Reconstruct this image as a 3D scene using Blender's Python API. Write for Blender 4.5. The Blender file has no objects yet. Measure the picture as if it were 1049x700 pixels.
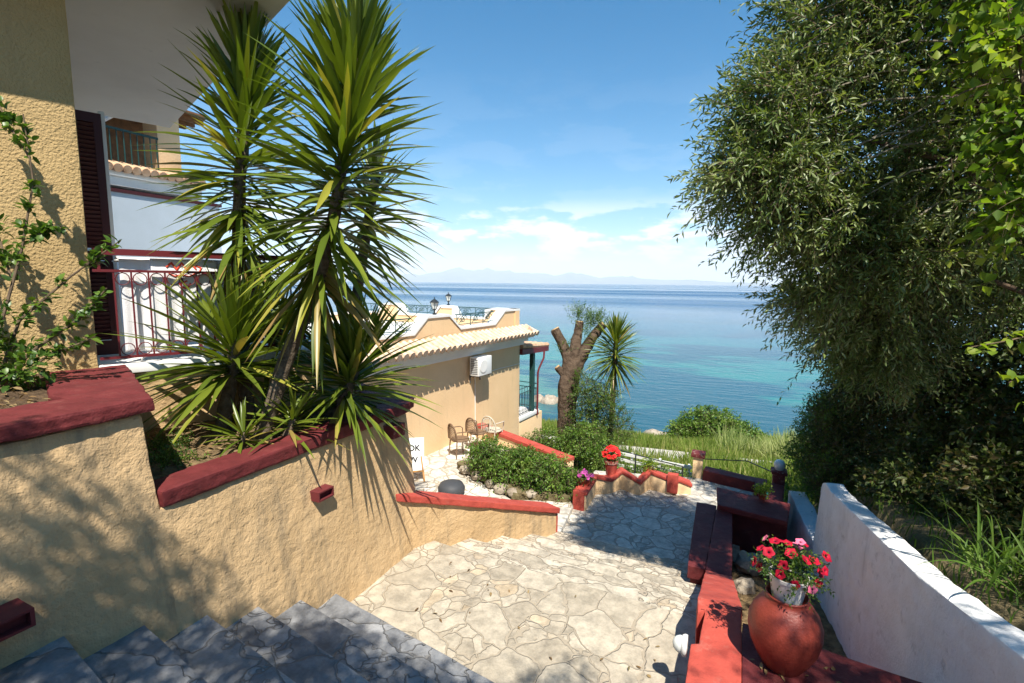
import bpy, bmesh, math, random
import numpy as np
from mathutils import Vector, Matrix, noise

# World axes: +Y runs down the flight of steps towards the sea, +X to its right, z = 0 at eye height.
sc = bpy.context.scene
COL = sc.collection
R = math.radians

# ------------------------------------------------------------------ camera, sky, sun, exposure
cam = bpy.data.objects.new('camera', bpy.data.cameras.new('camera'))
COL.objects.link(cam)
cam.data.sensor_width = 36.0
cam.data.lens = 504.0 / 1049.0 * 36.0
cam.data.clip_start = 0.05
cam.data.clip_end = 90000
_p, _r, _h = R(6.8), R(0.6), R(25)
fw = Vector((-math.sin(_h) * math.cos(_p), math.cos(_h) * math.cos(_p), -math.sin(_p)))
rt0 = Vector((math.cos(_h), math.sin(_h), 0))
up0 = rt0.cross(fw)
rt = rt0 * math.cos(_r) + up0 * math.sin(_r)
up = up0 * math.cos(_r) - rt0 * math.sin(_r)
cam.matrix_world = Matrix(((rt.x, up.x, -fw.x, 0), (rt.y, up.y, -fw.y, 0), (rt.z, up.z, -fw.z, 0), (0, 0, 0, 1)))
sc.camera = cam

SUN_EL, SUN_BEAR = R(57), R(145)          # bearing clockwise from +Y
wd = bpy.data.worlds.new('World')
sc.world = wd
wd.use_nodes = True
nt = wd.node_tree
nt.nodes.clear()


def NN(tree, typ, **kw):
    n = tree.nodes.new(typ)
    for k, v in kw.items():
        if k.startswith('i_'):
            key = k[2:]
            n.inputs[int(key) if key.isdigit() else key.replace('_', ' ')].default_value = v
        else:
            setattr(n, k, v)
    return n


sky = NN(nt, 'ShaderNodeTexSky', sky_type='NISHITA')
sky.sun_disc = False
sky.sun_elevation = SUN_EL
sky.sun_rotation = SUN_BEAR
sky.air_density = 1.0
sky.dust_density = 0.2
sky.ozone_density = 3.0
bg = NN(nt, 'ShaderNodeBackground')
bg.inputs[1].default_value = 0.09
wo = NN(nt, 'ShaderNodeOutputWorld')
tc = NN(nt, 'ShaderNodeTexCoord')
sep = NN(nt, 'ShaderNodeSeparateXYZ')
mp = NN(nt, 'ShaderNodeMapping')
mp.inputs['Scale'].default_value = (1, 1, 3.2)
mp.inputs['Location'].default_value = (1.35, 2.1, 0.2)
cn = NN(nt, 'ShaderNodeTexNoise')
cn.inputs['Scale'].default_value = 6.5
cn.inputs['Detail'].default_value = 9
cn.inputs['Roughness'].default_value = 0.58
cr = NN(nt, 'ShaderNodeMapRange', interpolation_type='SMOOTHSTEP')
cr.inputs['From Min'].default_value = 0.475
cr.inputs['From Max'].default_value = 0.56
el = NN(nt, 'ShaderNodeValToRGB')
el.color_ramp.elements[0].position = 0.0
el.color_ramp.elements[0].color = (0, 0, 0, 1)
el.color_ramp.elements[1].position = 1.0
el.color_ramp.elements[1].color = (0, 0, 0, 1)
for ps_, v in ((0.012, 0.2), (0.04, 0.8), (0.09, 1.0), (0.12, 0.85), (0.165, 0.08), (0.40, 0.0)):
    e = el.color_ramp.elements.new(ps_)
    e.color = (v, v, v, 1)
mul = NN(nt, 'ShaderNodeMath', operation='MULTIPLY')
mixc = NN(nt, 'ShaderNodeMix', data_type='RGBA')
mixc.inputs['B'].default_value = (7.6, 7.8, 8.2, 1)
L = nt.links.new
L(tc.outputs['Generated'], sep.inputs[0])
L(tc.outputs['Generated'], mp.inputs[0])
L(mp.outputs[0], cn.inputs['Vector'])
L(cn.outputs['Fac'], cr.inputs['Value'])
L(sep.outputs['Z'], el.inputs[0])
L(cr.outputs[0], mul.inputs[0])
L(el.outputs[0], mul.inputs[1])
L(mul.outputs[0], mixc.inputs['Factor'])
hsv = NN(nt, 'ShaderNodeHueSaturation')
hsv.inputs['Saturation'].default_value = 1.46
hsv.inputs['Hue'].default_value = 0.49
hsv.inputs['Value'].default_value = 1.0
L(sky.outputs[0], hsv.inputs['Color'])
L(hsv.outputs[0], mixc.inputs['A'])
L(mixc.outputs['Result'], bg.inputs[0])
L(bg.outputs[0], wo.inputs[0])

sun = bpy.data.objects.new('sun', bpy.data.lights.new('sun', 'SUN'))
COL.objects.link(sun)
sun.data.energy = 5.0
sun.data.angle = R(0.55)
sun.data.color = (1.0, 0.94, 0.83)
sd = Vector((math.sin(SUN_BEAR) * math.cos(SUN_EL), math.cos(SUN_BEAR) * math.cos(SUN_EL), math.sin(SUN_EL)))
sun.rotation_euler = sd.to_track_quat('Z', 'Y').to_euler()
sun.location = sd * 40

sc.view_settings.view_transform = 'Standard'
sc.view_settings.look = 'None'
sc.view_settings.gamma = 1.0
sc.view_settings.use_curve_mapping = False
sc.view_settings.exposure = 0.84
sc.render.engine = 'CYCLES'
sc.cycles.use_denoising = True
sc.cycles.max_bounces = 8
sc.cycles.transparent_max_bounces = 8
sc.cycles.volume_bounces = 2

random.seed(7)
rng = np.random.default_rng(11)


# ------------------------------------------------------------------ materials
def mat(name, base, rough=0.8, var=None, scale=3.0, bump=(), spec=0.3, coord='Object', stains=None, streak=None, worn=None):
    """Principled with a two-colour noise variation, optional stains and a stack of noise bumps (scale, distance, detail)."""
    m = bpy.data.materials.new(name)
    m.use_nodes = True
    t = m.node_tree
    b = t.nodes['Principled BSDF']
    b.inputs['Roughness'].default_value = rough
    b.inputs['Specular IOR Level'].default_value = spec
    c = NN(t, 'ShaderNodeTexCoord')
    col = None
    if var:
        n = NN(t, 'ShaderNodeTexNoise')
        n.inputs['Scale'].default_value = scale
        n.inputs['Detail'].default_value = 6
        n.inputs['Roughness'].default_value = 0.6
        t.links.new(c.outputs[coord], n.inputs['Vector'])
        r = NN(t, 'ShaderNodeValToRGB')
        r.color_ramp.elements[0].position = 0.32
        r.color_ramp.elements[0].color = (*var, 1)
        r.color_ramp.elements[1].position = 0.62
        r.color_ramp.elements[1].color = (*base, 1)
        t.links.new(n.outputs['Fac'], r.inputs[0])
        col = r.outputs[0]
    if stains:
        sc_, lo, hi, scol, amt = stains
        n = NN(t, 'ShaderNodeTexNoise')
        n.inputs['Scale'].default_value = sc_
        n.inputs['Detail'].default_value = 8
        n.inputs['Roughness'].default_value = 0.7
        t.links.new(c.outputs[coord], n.inputs['Vector'])
        mr = NN(t, 'ShaderNodeMapRange')
        mr.inputs['From Min'].default_value = lo
        mr.inputs['From Max'].default_value = hi
        mr.inputs['To Max'].default_value = amt
        t.links.new(n.outputs['Fac'], mr.inputs['Value'])
        mx = NN(t, 'ShaderNodeMix', data_type='RGBA')
        mx.inputs['B'].default_value = (*scol, 1)
        if col is not None:
            t.links.new(col, mx.inputs['A'])
        else:
            mx.inputs['A'].default_value = (*base, 1)
        t.links.new(mr.outputs[0], mx.inputs['Factor'])
        col = mx.outputs['Result']
    if streak:                       # rain streaks: noise drawn out vertically
        scol, amt, lo, hi = streak
        mpp = NN(t, 'ShaderNodeMapping')
        mpp.inputs['Scale'].default_value = (5.0, 5.0, 0.55)
        t.links.new(c.outputs[coord], mpp.inputs[0])
        n = NN(t, 'ShaderNodeTexNoise')
        n.inputs['Scale'].default_value = 1.0
        n.inputs['Detail'].default_value = 7
        n.inputs['Roughness'].default_value = 0.68
        t.links.new(mpp.outputs[0], n.inputs['Vector'])
        mr = NN(t, 'ShaderNodeMapRange', interpolation_type='SMOOTHSTEP')
        mr.inputs['From Min'].default_value = lo
        mr.inputs['From Max'].default_value = hi
        mr.inputs['To Max'].default_value = amt
        t.links.new(n.outputs['Fac'], mr.inputs['Value'])
        mx = NN(t, 'ShaderNodeMix', data_type='RGBA')
        mx.inputs['B'].default_value = (*scol, 1)
        t.links.new(col, mx.inputs['A'])
        t.links.new(mr.outputs[0], mx.inputs['Factor'])
        col = mx.outputs['Result']
    if worn:                         # chipped arrises and flaked spots showing the cement
        wcol, amt = worn
        g = NN(t, 'ShaderNodeNewGeometry')
        n = NN(t, 'ShaderNodeTexNoise')
        n.inputs['Scale'].default_value = 16
        n.inputs['Detail'].default_value = 9
        n.inputs['Roughness'].default_value = 0.75
        t.links.new(c.outputs[coord], n.inputs['Vector'])
        ma = NN(t, 'ShaderNodeMath', operation='MULTIPLY_ADD')
        ma.inputs[1].default_value = 2.2
        t.links.new(g.outputs['Pointiness'], ma.inputs[0])
        t.links.new(n.outputs['Fac'], ma.inputs[2])
        mr = NN(t, 'ShaderNodeMapRange')
        mr.inputs['From Min'].default_value = 1.80
        mr.inputs['From Max'].default_value = 1.88
        mr.inputs['To Max'].default_value = amt
        t.links.new(ma.outputs[0], mr.inputs['Value'])
        mx = NN(t, 'ShaderNodeMix', data_type='RGBA')
        mx.inputs['B'].default_value = (*wcol, 1)
        t.links.new(col, mx.inputs['A'])
        t.links.new(mr.outputs[0], mx.inputs['Factor'])
        col = mx.outputs['Result']
    if col is not None:
        t.links.new(col, b.inputs['Base Color'])
    else:
        b.inputs['Base Color'].default_value = (*base, 1)
    prev = None
    for (s_, d_, det) in bump:
        n = NN(t, 'ShaderNodeTexNoise')
        n.inputs['Scale'].default_value = s_
        n.inputs['Detail'].default_value = det
        n.inputs['Roughness'].default_value = 0.55
        t.links.new(c.outputs[coord], n.inputs['Vector'])
        bn = NN(t, 'ShaderNodeBump')
        bn.inputs['Strength'].default_value = 1.0
        bn.inputs['Distance'].default_value = d_
        t.links.new(n.outputs['Fac'], bn.inputs['Height'])
        if prev is not None:
            t.links.new(prev, bn.inputs['Normal'])
        prev = bn.outputs[0]
    if prev is not None:
        t.links.new(prev, b.inputs['Normal'])
    return m


def paving_mat(name, scale, pale, dark, grout, seed=0.0, gw=0.035, bumpd=0.012, warm=(0.52, 0.40, 0.26), stretch=(1, 1, 0.55)):
    """Crazy paving: irregular stone slabs (voronoi cells) with sunken joints, each slab its own tone, pitted surface."""
    m = bpy.data.materials.new(name)
    m.use_nodes = True
    t = m.node_tree
    b = t.nodes['Principled BSDF']
    b.inputs['Roughness'].default_value = 0.75
    b.inputs['Specular IOR Level'].default_value = 0.35
    c = NN(t, 'ShaderNodeTexCoord')
    wn = NN(t, 'ShaderNodeTexNoise')
    wn.inputs['Scale'].default_value = 2.3
    wn.inputs['Detail'].default_value = 3
    sb = NN(t, 'ShaderNodeVectorMath', operation='SUBTRACT')
    sb.inputs[1].default_value = (0.5, 0.5, 0.5)
    ml = NN(t, 'ShaderNodeVectorMath', operation='SCALE')
    ml.inputs['Scale'].default_value = 0.34
    ad = NN(t, 'ShaderNodeVectorMath', operation='ADD')
    of = NN(t, 'ShaderNodeVectorMath', operation='ADD')
    of.inputs[1].default_value = (seed, seed * 0.7, 0)
    flat = NN(t, 'ShaderNodeVectorMath', operation='MULTIPLY')
    flat.inputs[1].default_value = stretch
    K = t.links.new
    K(c.outputs['Object'], wn.inputs['Vector'])
    K(wn.outputs['Color'], sb.inputs[0])
    K(sb.outputs[0], ml.inputs[0])
    K(c.outputs['Object'], ad.inputs[0])
    K(ml.outputs[0], ad.inputs[1])
    K(ad.outputs[0], of.inputs[0])
    K(of.outputs[0], flat.inputs[0])
    v1 = NN(t, 'ShaderNodeTexVoronoi', feature='F1')
    v2 = NN(t, 'ShaderNodeTexVoronoi', feature='DISTANCE_TO_EDGE')
    for v in (v1, v2):
        v.inputs['Scale'].default_value = scale
        v.inputs['Randomness'].default_value = 0.95
        K(flat.outputs[0], v.inputs['Vector'])
    v3 = NN(t, 'ShaderNodeTexVoronoi', feature='F1')
    v4 = NN(t, 'ShaderNodeTexVoronoi', feature='DISTANCE_TO_EDGE')
    for v in (v3, v4):
        v.inputs['Scale'].default_value = scale * 2.1
        K(flat.outputs[0], v.inputs['Vector'])
    big = NN(t, 'ShaderNodeSeparateColor')
    K(v1.outputs['Color'], big.inputs[0])
    # some slabs are broken into smaller stones
    sel = NN(t, 'ShaderNodeMath', operation='GREATER_THAN')
    sel.inputs[1].default_value = 0.70
    K(big.outputs[1], sel.inputs[0])
    half = NN(t, 'ShaderNodeMath', operation='MULTIPLY')
    half.inputs[1].default_value = 0.75
    K(v4.outputs['Distance'], half.inputs[0])
    mn = NN(t, 'ShaderNodeMath', operation='MINIMUM')
    K(half.outputs[0], mn.inputs[0])
    K(v2.outputs['Distance'], mn.inputs[1])
    ed = NN(t, 'ShaderNodeMix', data_type='FLOAT')
    K(sel.outputs[0], ed.inputs['Factor'])
    K(v2.outputs['Distance'], ed.inputs['A'])
    K(mn.outputs[0], ed.inputs['B'])
    cmx = NN(t, 'ShaderNodeMix', data_type='RGBA')
    K(sel.outputs[0], cmx.inputs['Factor'])
    K(v1.outputs['Color'], cmx.inputs['A'])
    K(v3.outputs['Color'], cmx.inputs['B'])
    jn = NN(t, 'ShaderNodeTexNoise')
    jn.inputs['Scale'].default_value = 14
    jn.inputs['Detail'].default_value = 4
    K(c.outputs['Object'], jn.inputs['Vector'])
    jm = NN(t, 'ShaderNodeMath', operation='MULTIPLY_ADD')
    jm.inputs[1].default_value = 0.05
    jm.inputs[2].default_value = -0.025
    K(jn.outputs['Fac'], jm.inputs[0])
    ja = NN(t, 'ShaderNodeMath', operation='ADD')
    K(ed.outputs['Result'], ja.inputs[0])
    K(jm.outputs[0], ja.inputs[1])
    edge = NN(t, 'ShaderNodeMapRange', interpolation_type='SMOOTHSTEP')
    edge.inputs['From Min'].default_value = gw * 0.5
    edge.inputs['From Max'].default_value = gw * 1.5
    K(ja.outputs[0], edge.inputs['Value'])
    rs = NN(t, 'ShaderNodeSeparateColor')
    K(cmx.outputs['Result'], rs.inputs[0])
    rp = NN(t, 'ShaderNodeValToRGB')
    rp.color_ramp.elements[0].color = (*dark, 1)
    rp.color_ramp.elements[1].color = (*pale, 1)
    rp.color_ramp.elements[0].position = 0.05
    rp.color_ramp.elements[1].position = 0.85
    K(rs.outputs[0], rp.inputs[0])
    wmx = NN(t, 'ShaderNodeMix', data_type='RGBA')
    wmx.inputs['B'].default_value = (*warm, 1)
    wr = NN(t, 'ShaderNodeMapRange')
    wr.inputs['From Min'].default_value = 0.72
    wr.inputs['From Max'].default_value = 1.0
    wr.inputs['To Max'].default_value = 0.7
    K(rs.outputs[1], wr.inputs['Value'])
    K(wr.outputs[0], wmx.inputs['Factor'])
    K(rp.outputs[0], wmx.inputs['A'])
    # mottling and lichen pits
    mo = NN(t, 'ShaderNodeTexNoise')
    mo.inputs['Scale'].default_value = 7
    mo.inputs['Detail'].default_value = 10
    mo.inputs['Roughness'].default_value = 0.72
    K(c.outputs['Object'], mo.inputs['Vector'])
    mr = NN(t, 'ShaderNodeMapRange')
    mr.inputs['From Min'].default_value = 0.36
    mr.inputs['From Max'].default_value = 0.62
    mr.inputs['To Min'].default_value = 0.62
    mr.inputs['To Max'].default_value = 1.08
    K(mo.outputs['Fac'], mr.inputs['Value'])
    tint = NN(t, 'ShaderNodeMix', data_type='RGBA', blend_type='MULTIPLY')
    tint.inputs['Factor'].default_value = 1
    K(wmx.outputs['Result'], tint.inputs['A'])
    K(mr.outputs[0], tint.inputs['B'])
    gm = NN(t, 'ShaderNodeMix', data_type='RGBA')
    gm.inputs['A'].default_value = (*grout, 1)
    K(edge.outputs[0], gm.inputs['Factor'])
    K(tint.outputs['Result'], gm.inputs['B'])
    K(gm.outputs['Result'], b.inputs['Base Color'])
    hs = NN(t, 'ShaderNodeMath', operation='MULTIPLY_ADD')
    hs.inputs[1].default_value = 0.45
    K(rs.outputs[2], hs.inputs[0])
    K(mo.outputs['Fac'], hs.inputs[2])
    hm = NN(t, 'ShaderNodeMath', operation='MULTIPLY')
    K(hs.outputs[0], hm.inputs[0])
    K(edge.outputs[0], hm.inputs[1])
    bp = NN(t, 'ShaderNodeBump')
    bp.inputs['Strength'].default_value = 1
    bp.inputs['Distance'].default_value = bumpd
    K(hm.outputs[0], bp.inputs['Height'])
    K(bp.outputs[0], b.inputs['Normal'])
    return m


def leaf_mat(name, cols, rough=0.45, trans=0.35, spec=0.4):
    """Two-sided leaf: a tone per leaf picks its colour; some light passes through."""
    m = bpy.data.materials.new(name)
    m.use_nodes = True
    t = m.node_tree
    b = t.nodes['Principled BSDF']
    b.inputs['Roughness'].default_value = rough
    b.inputs['Specular IOR Level'].default_value = spec
    a = NN(t, 'ShaderNodeAttribute', attribute_name='tone')
    r = NN(t, 'ShaderNodeValToRGB')
    r.color_ramp.elements[0].color = (*cols[0], 1)
    r.color_ramp.elements[1].color = (*cols[-1], 1)
    for i, cc in enumerate(cols[1:-1]):
        e = r.color_ramp.elements.new((i + 1) / (len(cols) - 1))
        e.color = (*cc, 1)
    t.links.new(a.outputs['Fac'], r.inputs[0])
    t.links.new(r.outputs[0], b.inputs['Base Color'])
    tr = NN(t, 'ShaderNodeBsdfTranslucent')
    br = NN(t, 'ShaderNodeMix', data_type='RGBA', blend_type='MULTIPLY')
    br.inputs['Factor'].default_value = 1
    br.inputs['B'].default_value = (1.5, 1.6, 0.5, 1)
    t.links.new(r.outputs[0], br.inputs['A'])
    t.links.new(br.outputs['Result'], tr.inputs[0])
    mx = NN(t, 'ShaderNodeMixShader')
    mx.inputs[0].default_value = trans
    t.links.new(b.outputs[0], mx.inputs[1])
    t.links.new(tr.outputs[0], mx.inputs[2])
    t.links.new(mx.outputs[0], t.nodes['Material Output'].inputs[0])
    return m


M = {}
M['stucco'] = mat('rough_cream_stucco', (0.60, 0.415, 0.225), 0.9, (0.52, 0.35, 0.18), 1.6,
                  bump=((5, 0.02, 3), (17, 0.015, 4), (70, 0.006, 3)), stains=(2.2, 0.56, 0.80, (0.30, 0.22, 0.13), 0.6), streak=((0.26, 0.20, 0.13), 0.7, 0.50, 0.74), worn=((0.44, 0.38, 0.30), 0.5), spec=0.15)
M['orangepeel'] = mat('grainy_ochre_render', (0.49, 0.345, 0.165), 0.9, (0.43, 0.30, 0.14), 1.2,
                      bump=((42, 0.016, 2), (8, 0.01, 2)), streak=((0.30, 0.22, 0.12), 0.45, 0.52, 0.78), spec=0.15)
M['peach'] = mat('smooth_peach_render', (0.80, 0.56, 0.325), 0.9, (0.74, 0.51, 0.285), 0.9, bump=((18, 0.006, 4),),
                 stains=(1.1, 0.56, 0.85, (0.52, 0.37, 0.23), 0.5), streak=((0.50, 0.36, 0.22), 0.5, 0.54, 0.80), spec=0.15)
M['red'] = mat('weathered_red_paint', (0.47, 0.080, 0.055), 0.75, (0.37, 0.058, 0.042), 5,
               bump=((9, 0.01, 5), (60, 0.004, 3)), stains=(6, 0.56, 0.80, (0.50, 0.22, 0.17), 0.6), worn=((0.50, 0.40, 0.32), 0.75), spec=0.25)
M['darkred'] = mat('shaded_red_paint', (0.15, 0.026, 0.027), 0.7, (0.105, 0.018, 0.019), 5,  # red paint, colour lowered to carry the shade on copings, benches and ledge
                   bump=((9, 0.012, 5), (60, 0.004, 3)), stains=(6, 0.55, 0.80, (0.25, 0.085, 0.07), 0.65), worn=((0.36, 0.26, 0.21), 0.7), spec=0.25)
M['redbox'] = mat('dark_red_box_paint', (0.15, 0.027, 0.029), 0.7, (0.11, 0.02, 0.022), 6, spec=0.25)
M['redmetal'] = mat('red_painted_metal', (0.13, 0.016, 0.02), 0.45, spec=0.4)
M['white'] = mat('white_limewash', (0.80, 0.79, 0.78), 0.85, (0.71, 0.70, 0.69), 3,
                 bump=((8, 0.014, 5), (45, 0.005, 4)), stains=(5.5, 0.57, 0.76, (0.36, 0.34, 0.33), 0.75), streak=((0.40, 0.39, 0.38), 0.55, 0.55, 0.78), worn=((0.36, 0.33, 0.30), 0.6), spec=0.15)
M['trimwhite'] = mat('white_trim_paint', (0.80, 0.79, 0.76), 0.7, (0.74, 0.73, 0.70), 2, spec=0.25)
M['soffit'] = mat('soffit_plaster', (0.52, 0.49, 0.465), 0.9, (0.46, 0.43, 0.41), 0.8,
                  stains=(3.0, 0.60, 0.78, (0.34, 0.32, 0.32), 0.65), spec=0.1)
M['soil'] = mat('dry_planter_soil', (0.24, 0.165, 0.085), 1.0, (0.10, 0.07, 0.04), 9, bump=((22, 0.05, 6),), spec=0.1)
M['darksoil'] = mat('dark_planter_soil', (0.13, 0.085, 0.05), 1.0, (0.06, 0.04, 0.025), 9, bump=((22, 0.05, 6),), spec=0.1)
M['earth'] = mat('dry_earth', (0.20, 0.155, 0.085), 1.0, (0.09, 0.085, 0.04), 1.5, bump=((6, 0.12, 7),), spec=0.1)
M['stone'] = mat('pale_field_stone', (0.42, 0.36, 0.28), 0.95, (0.26, 0.21, 0.16), 4, bump=((7, 0.06, 7),), spec=0.15)
M['cement'] = mat('old_cement', (0.40, 0.36, 0.30), 0.95, (0.27, 0.24, 0.20), 5, bump=((14, 0.02, 6),), spec=0.15)
M['pave'] = paving_mat('large_flagstones', 2.25, (0.51, 0.445, 0.345), (0.385, 0.33, 0.25), (0.35, 0.295, 0.22), 3.3, 0.02, 0.014)
M['pavemid'] = paving_mat('walkway_flagstones', 2.9, (0.68, 0.63, 0.54), (0.48, 0.44, 0.375), (0.36, 0.32, 0.26), 8.1, 0.028, 0.02)
M['pavepale'] = paving_mat('bleached_flagstones', 2.5, (0.74, 0.70, 0.62), (0.56, 0.52, 0.45), (0.36, 0.30, 0.22), 1.7, 0.026)
M['slate'] = paving_mat('grey_step_slabs', 2.2, (0.33, 0.33, 0.335), (0.20, 0.205, 0.215), (0.17, 0.165, 0.16), 5.2, 0.016, 0.02, warm=(0.40, 0.36, 0.30), stretch=(0.55, 0.95, 3.1))
M['stepstone'] = paving_mat('pale_step_slabs', 3.2, (0.58, 0.515, 0.41), (0.43, 0.375, 0.29), (0.35, 0.295, 0.225), 2.4, 0.026, 0.02, stretch=(0.42, 1.5, 3.1))
M['tile'] = mat('clay_roof_tile', (0.62, 0.40, 0.25), 0.85, (0.44, 0.25, 0.15), 6, bump=((30, 0.006, 4),),
                stains=(4, 0.52, 0.75, (0.66, 0.55, 0.42), 0.9), spec=0.15)
M['tilepale'] = mat('bleached_clay_tile', (0.68, 0.52, 0.38), 0.85, (0.55, 0.37, 0.25), 6, bump=((30, 0.006, 4),), stains=(4, 0.50, 0.72, (0.74, 0.64, 0.51), 0.9), spec=0.15)
M['iron'] = mat('black_wrought_iron', (0.018, 0.022, 0.024), 0.45, spec=0.5)
M['greeniron'] = mat('dark_green_iron', (0.015, 0.06, 0.055), 0.5, spec=0.4)
M['wood'] = mat('brown_timber', (0.22, 0.105, 0.045), 0.7, (0.13, 0.06, 0.028), 8, bump=((30, 0.004, 4),))
M['easelwood'] = mat('pale_easel_timber', (0.52, 0.27, 0.09), 0.6, (0.42, 0.21, 0.07), 9)
M['shutter'] = mat('dark_shutter_paint', (0.055, 0.012, 0.014), 0.5, spec=0.3)
M['bark'] = mat('rough_bark', (0.14, 0.098, 0.068), 0.95, (0.06, 0.042, 0.03), 7, bump=((11, 0.05, 7), (40, 0.015, 4)), spec=0.1)
M['yuccabark'] = mat('grey_yucca_bark', (0.17, 0.13, 0.092), 0.95, (0.075, 0.055, 0.04), 14, bump=((26, 0.03, 6),), spec=0.1)
M['cutwood'] = mat('sawn_wood', (0.62, 0.42, 0.22), 0.8, (0.48, 0.30, 0.14), 12)
M['twig'] = mat('brown_twig', (0.17, 0.12, 0.075), 0.9, (0.10, 0.07, 0.045), 12)
M['twigpale'] = mat('grey_twig', (0.30, 0.26, 0.20), 0.9, (0.20, 0.17, 0.13), 12)
M['terracotta'] = mat('terracotta_clay', (0.25, 0.042, 0.026), 0.45, (0.17, 0.028, 0.018), 4, bump=((7, 0.008, 5), (60, 0.003, 3)),
                      stains=(6, 0.63, 0.8, (0.36, 0.12, 0.08), 0.5), spec=0.4)
M['potwhite'] = mat('white_plastic', (0.74, 0.71, 0.66), 0.45, (0.66, 0.62, 0.56), 6, spec=0.4)
M['acwhite'] = mat('white_enamel', (0.80, 0.80, 0.78), 0.4, spec=0.4)
M['acdark'] = mat('dark_vent', (0.12, 0.12, 0.12), 0.6)
M['towel'] = mat('white_terry_cloth', (0.80, 0.79, 0.79), 0.95, (0.74, 0.73, 0.74), 4, bump=((90, 0.004, 3),), spec=0.05)
M['redprint'] = mat('red_towel_print', (0.70, 0.09, 0.05), 0.95, spec=0.05)
M['rattan'] = mat('woven_rattan', (0.23, 0.145, 0.085), 0.7, (0.14, 0.085, 0.05), 30, bump=((70, 0.006, 2),))
M['paleplastic'] = mat('pale_chair_paint', (0.55, 0.48, 0.38), 0.6)
M['black'] = mat('black_lettering', (0.012, 0.012, 0.014), 0.6)
M['board'] = mat('white_sign_board', (0.80, 0.80, 0.80), 0.5, spec=0.4)
M['darkpot'] = mat('dark_grey_rubber', (0.055, 0.058, 0.065), 0.6)
M['road'] = mat('pale_concrete_road', (0.50, 0.46, 0.40), 0.95, (0.42, 0.385, 0.33), 1.5, bump=((9, 0.02, 5),))
M['glassshade'] = mat('frosted_glass', (0.72, 0.74, 0.70), 0.25, spec=0.6)
M['panel'] = mat('frosted_wind_screen', (0.46, 0.52, 0.58), 0.35, (0.38, 0.43, 0.47), 0.5, spec=0.5)
M['teal'] = mat('teal_tarpaulin', (0.05, 0.36, 0.30), 0.6)
M['petalred'] = mat('crimson_petals', (0.46, 0.008, 0.03), 0.6, (0.30, 0.004, 0.02), 20, spec=0.2)
M['petalpink'] = mat('pink_petals', (0.75, 0.16, 0.26), 0.6, spec=0.2)
M['petalmag'] = mat('magenta_petals', (0.58, 0.09, 0.36), 0.6, spec=0.2)
M['petalscar'] = mat('scarlet_petals', (0.70, 0.02, 0.02), 0.6, spec=0.2)
M['pistil'] = mat('dark_flower_throat', (0.08, 0.004, 0.015), 0.8)

M['yucca'] = leaf_mat('yucca_leaf', [(0.06, 0.10, 0.012), (0.105, 0.15, 0.017), (0.17, 0.21, 0.022), (0.32, 0.30, 0.045), (0.30, 0.19, 0.075)], 0.36, 0.25, 0.5)
M['olive'] = leaf_mat('olive_leaf', [(0.06, 0.10, 0.02), (0.11, 0.16, 0.036), (0.18, 0.23, 0.065), (0.29, 0.32, 0.16)], 0.42, 0.25, 0.5)
M['hedge'] = leaf_mat('hedge_leaf', [(0.028, 0.05, 0.010), (0.05, 0.08, 0.014), (0.09, 0.125, 0.022), (0.13, 0.10, 0.035)], 0.5, 0.2, 0.35)
M['bush'] = leaf_mat('bush_leaf', [(0.05, 0.11, 0.014), (0.085, 0.17, 0.02), (0.13, 0.23, 0.03), (0.19, 0.27, 0.045)], 0.45, 0.3, 0.4)
M['vine'] = leaf_mat('vine_leaf', [(0.07, 0.13, 0.015), (0.13, 0.22, 0.02), (0.21, 0.30, 0.03), (0.30, 0.34, 0.05)], 0.5, 0.42, 0.3)
M['shrub'] = leaf_mat('shrub_leaf', [(0.035, 0.08, 0.012), (0.06, 0.125, 0.018), (0.10, 0.18, 0.025), (0.15, 0.22, 0.03)], 0.4, 0.3, 0.45)
M['grass'] = leaf_mat('grass_blade', [(0.09, 0.15, 0.022), (0.14, 0.21, 0.03), (0.21, 0.26, 0.05), (0.36, 0.33, 0.13)], 0.6, 0.35, 0.25)
M['reed'] = leaf_mat('reed_blade', [(0.16, 0.22, 0.06), (0.26, 0.31, 0.10), (0.38, 0.40, 0.17), (0.48, 0.46, 0.25)], 0.6, 0.35, 0.25)
M['deadleaf'] = leaf_mat('dry_leaf', [(0.10, 0.055, 0.025), (0.20, 0.12, 0.05), (0.30, 0.21, 0.10), (0.12, 0.10, 0.04)], 0.7, 0.1, 0.2)
M['darkgrass'] = leaf_mat('shade_grass_blade', [(0.04, 0.09, 0.012), (0.07, 0.14, 0.02), (0.11, 0.19, 0.03), (0.16, 0.22, 0.05)], 0.5, 0.35, 0.3)


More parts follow.
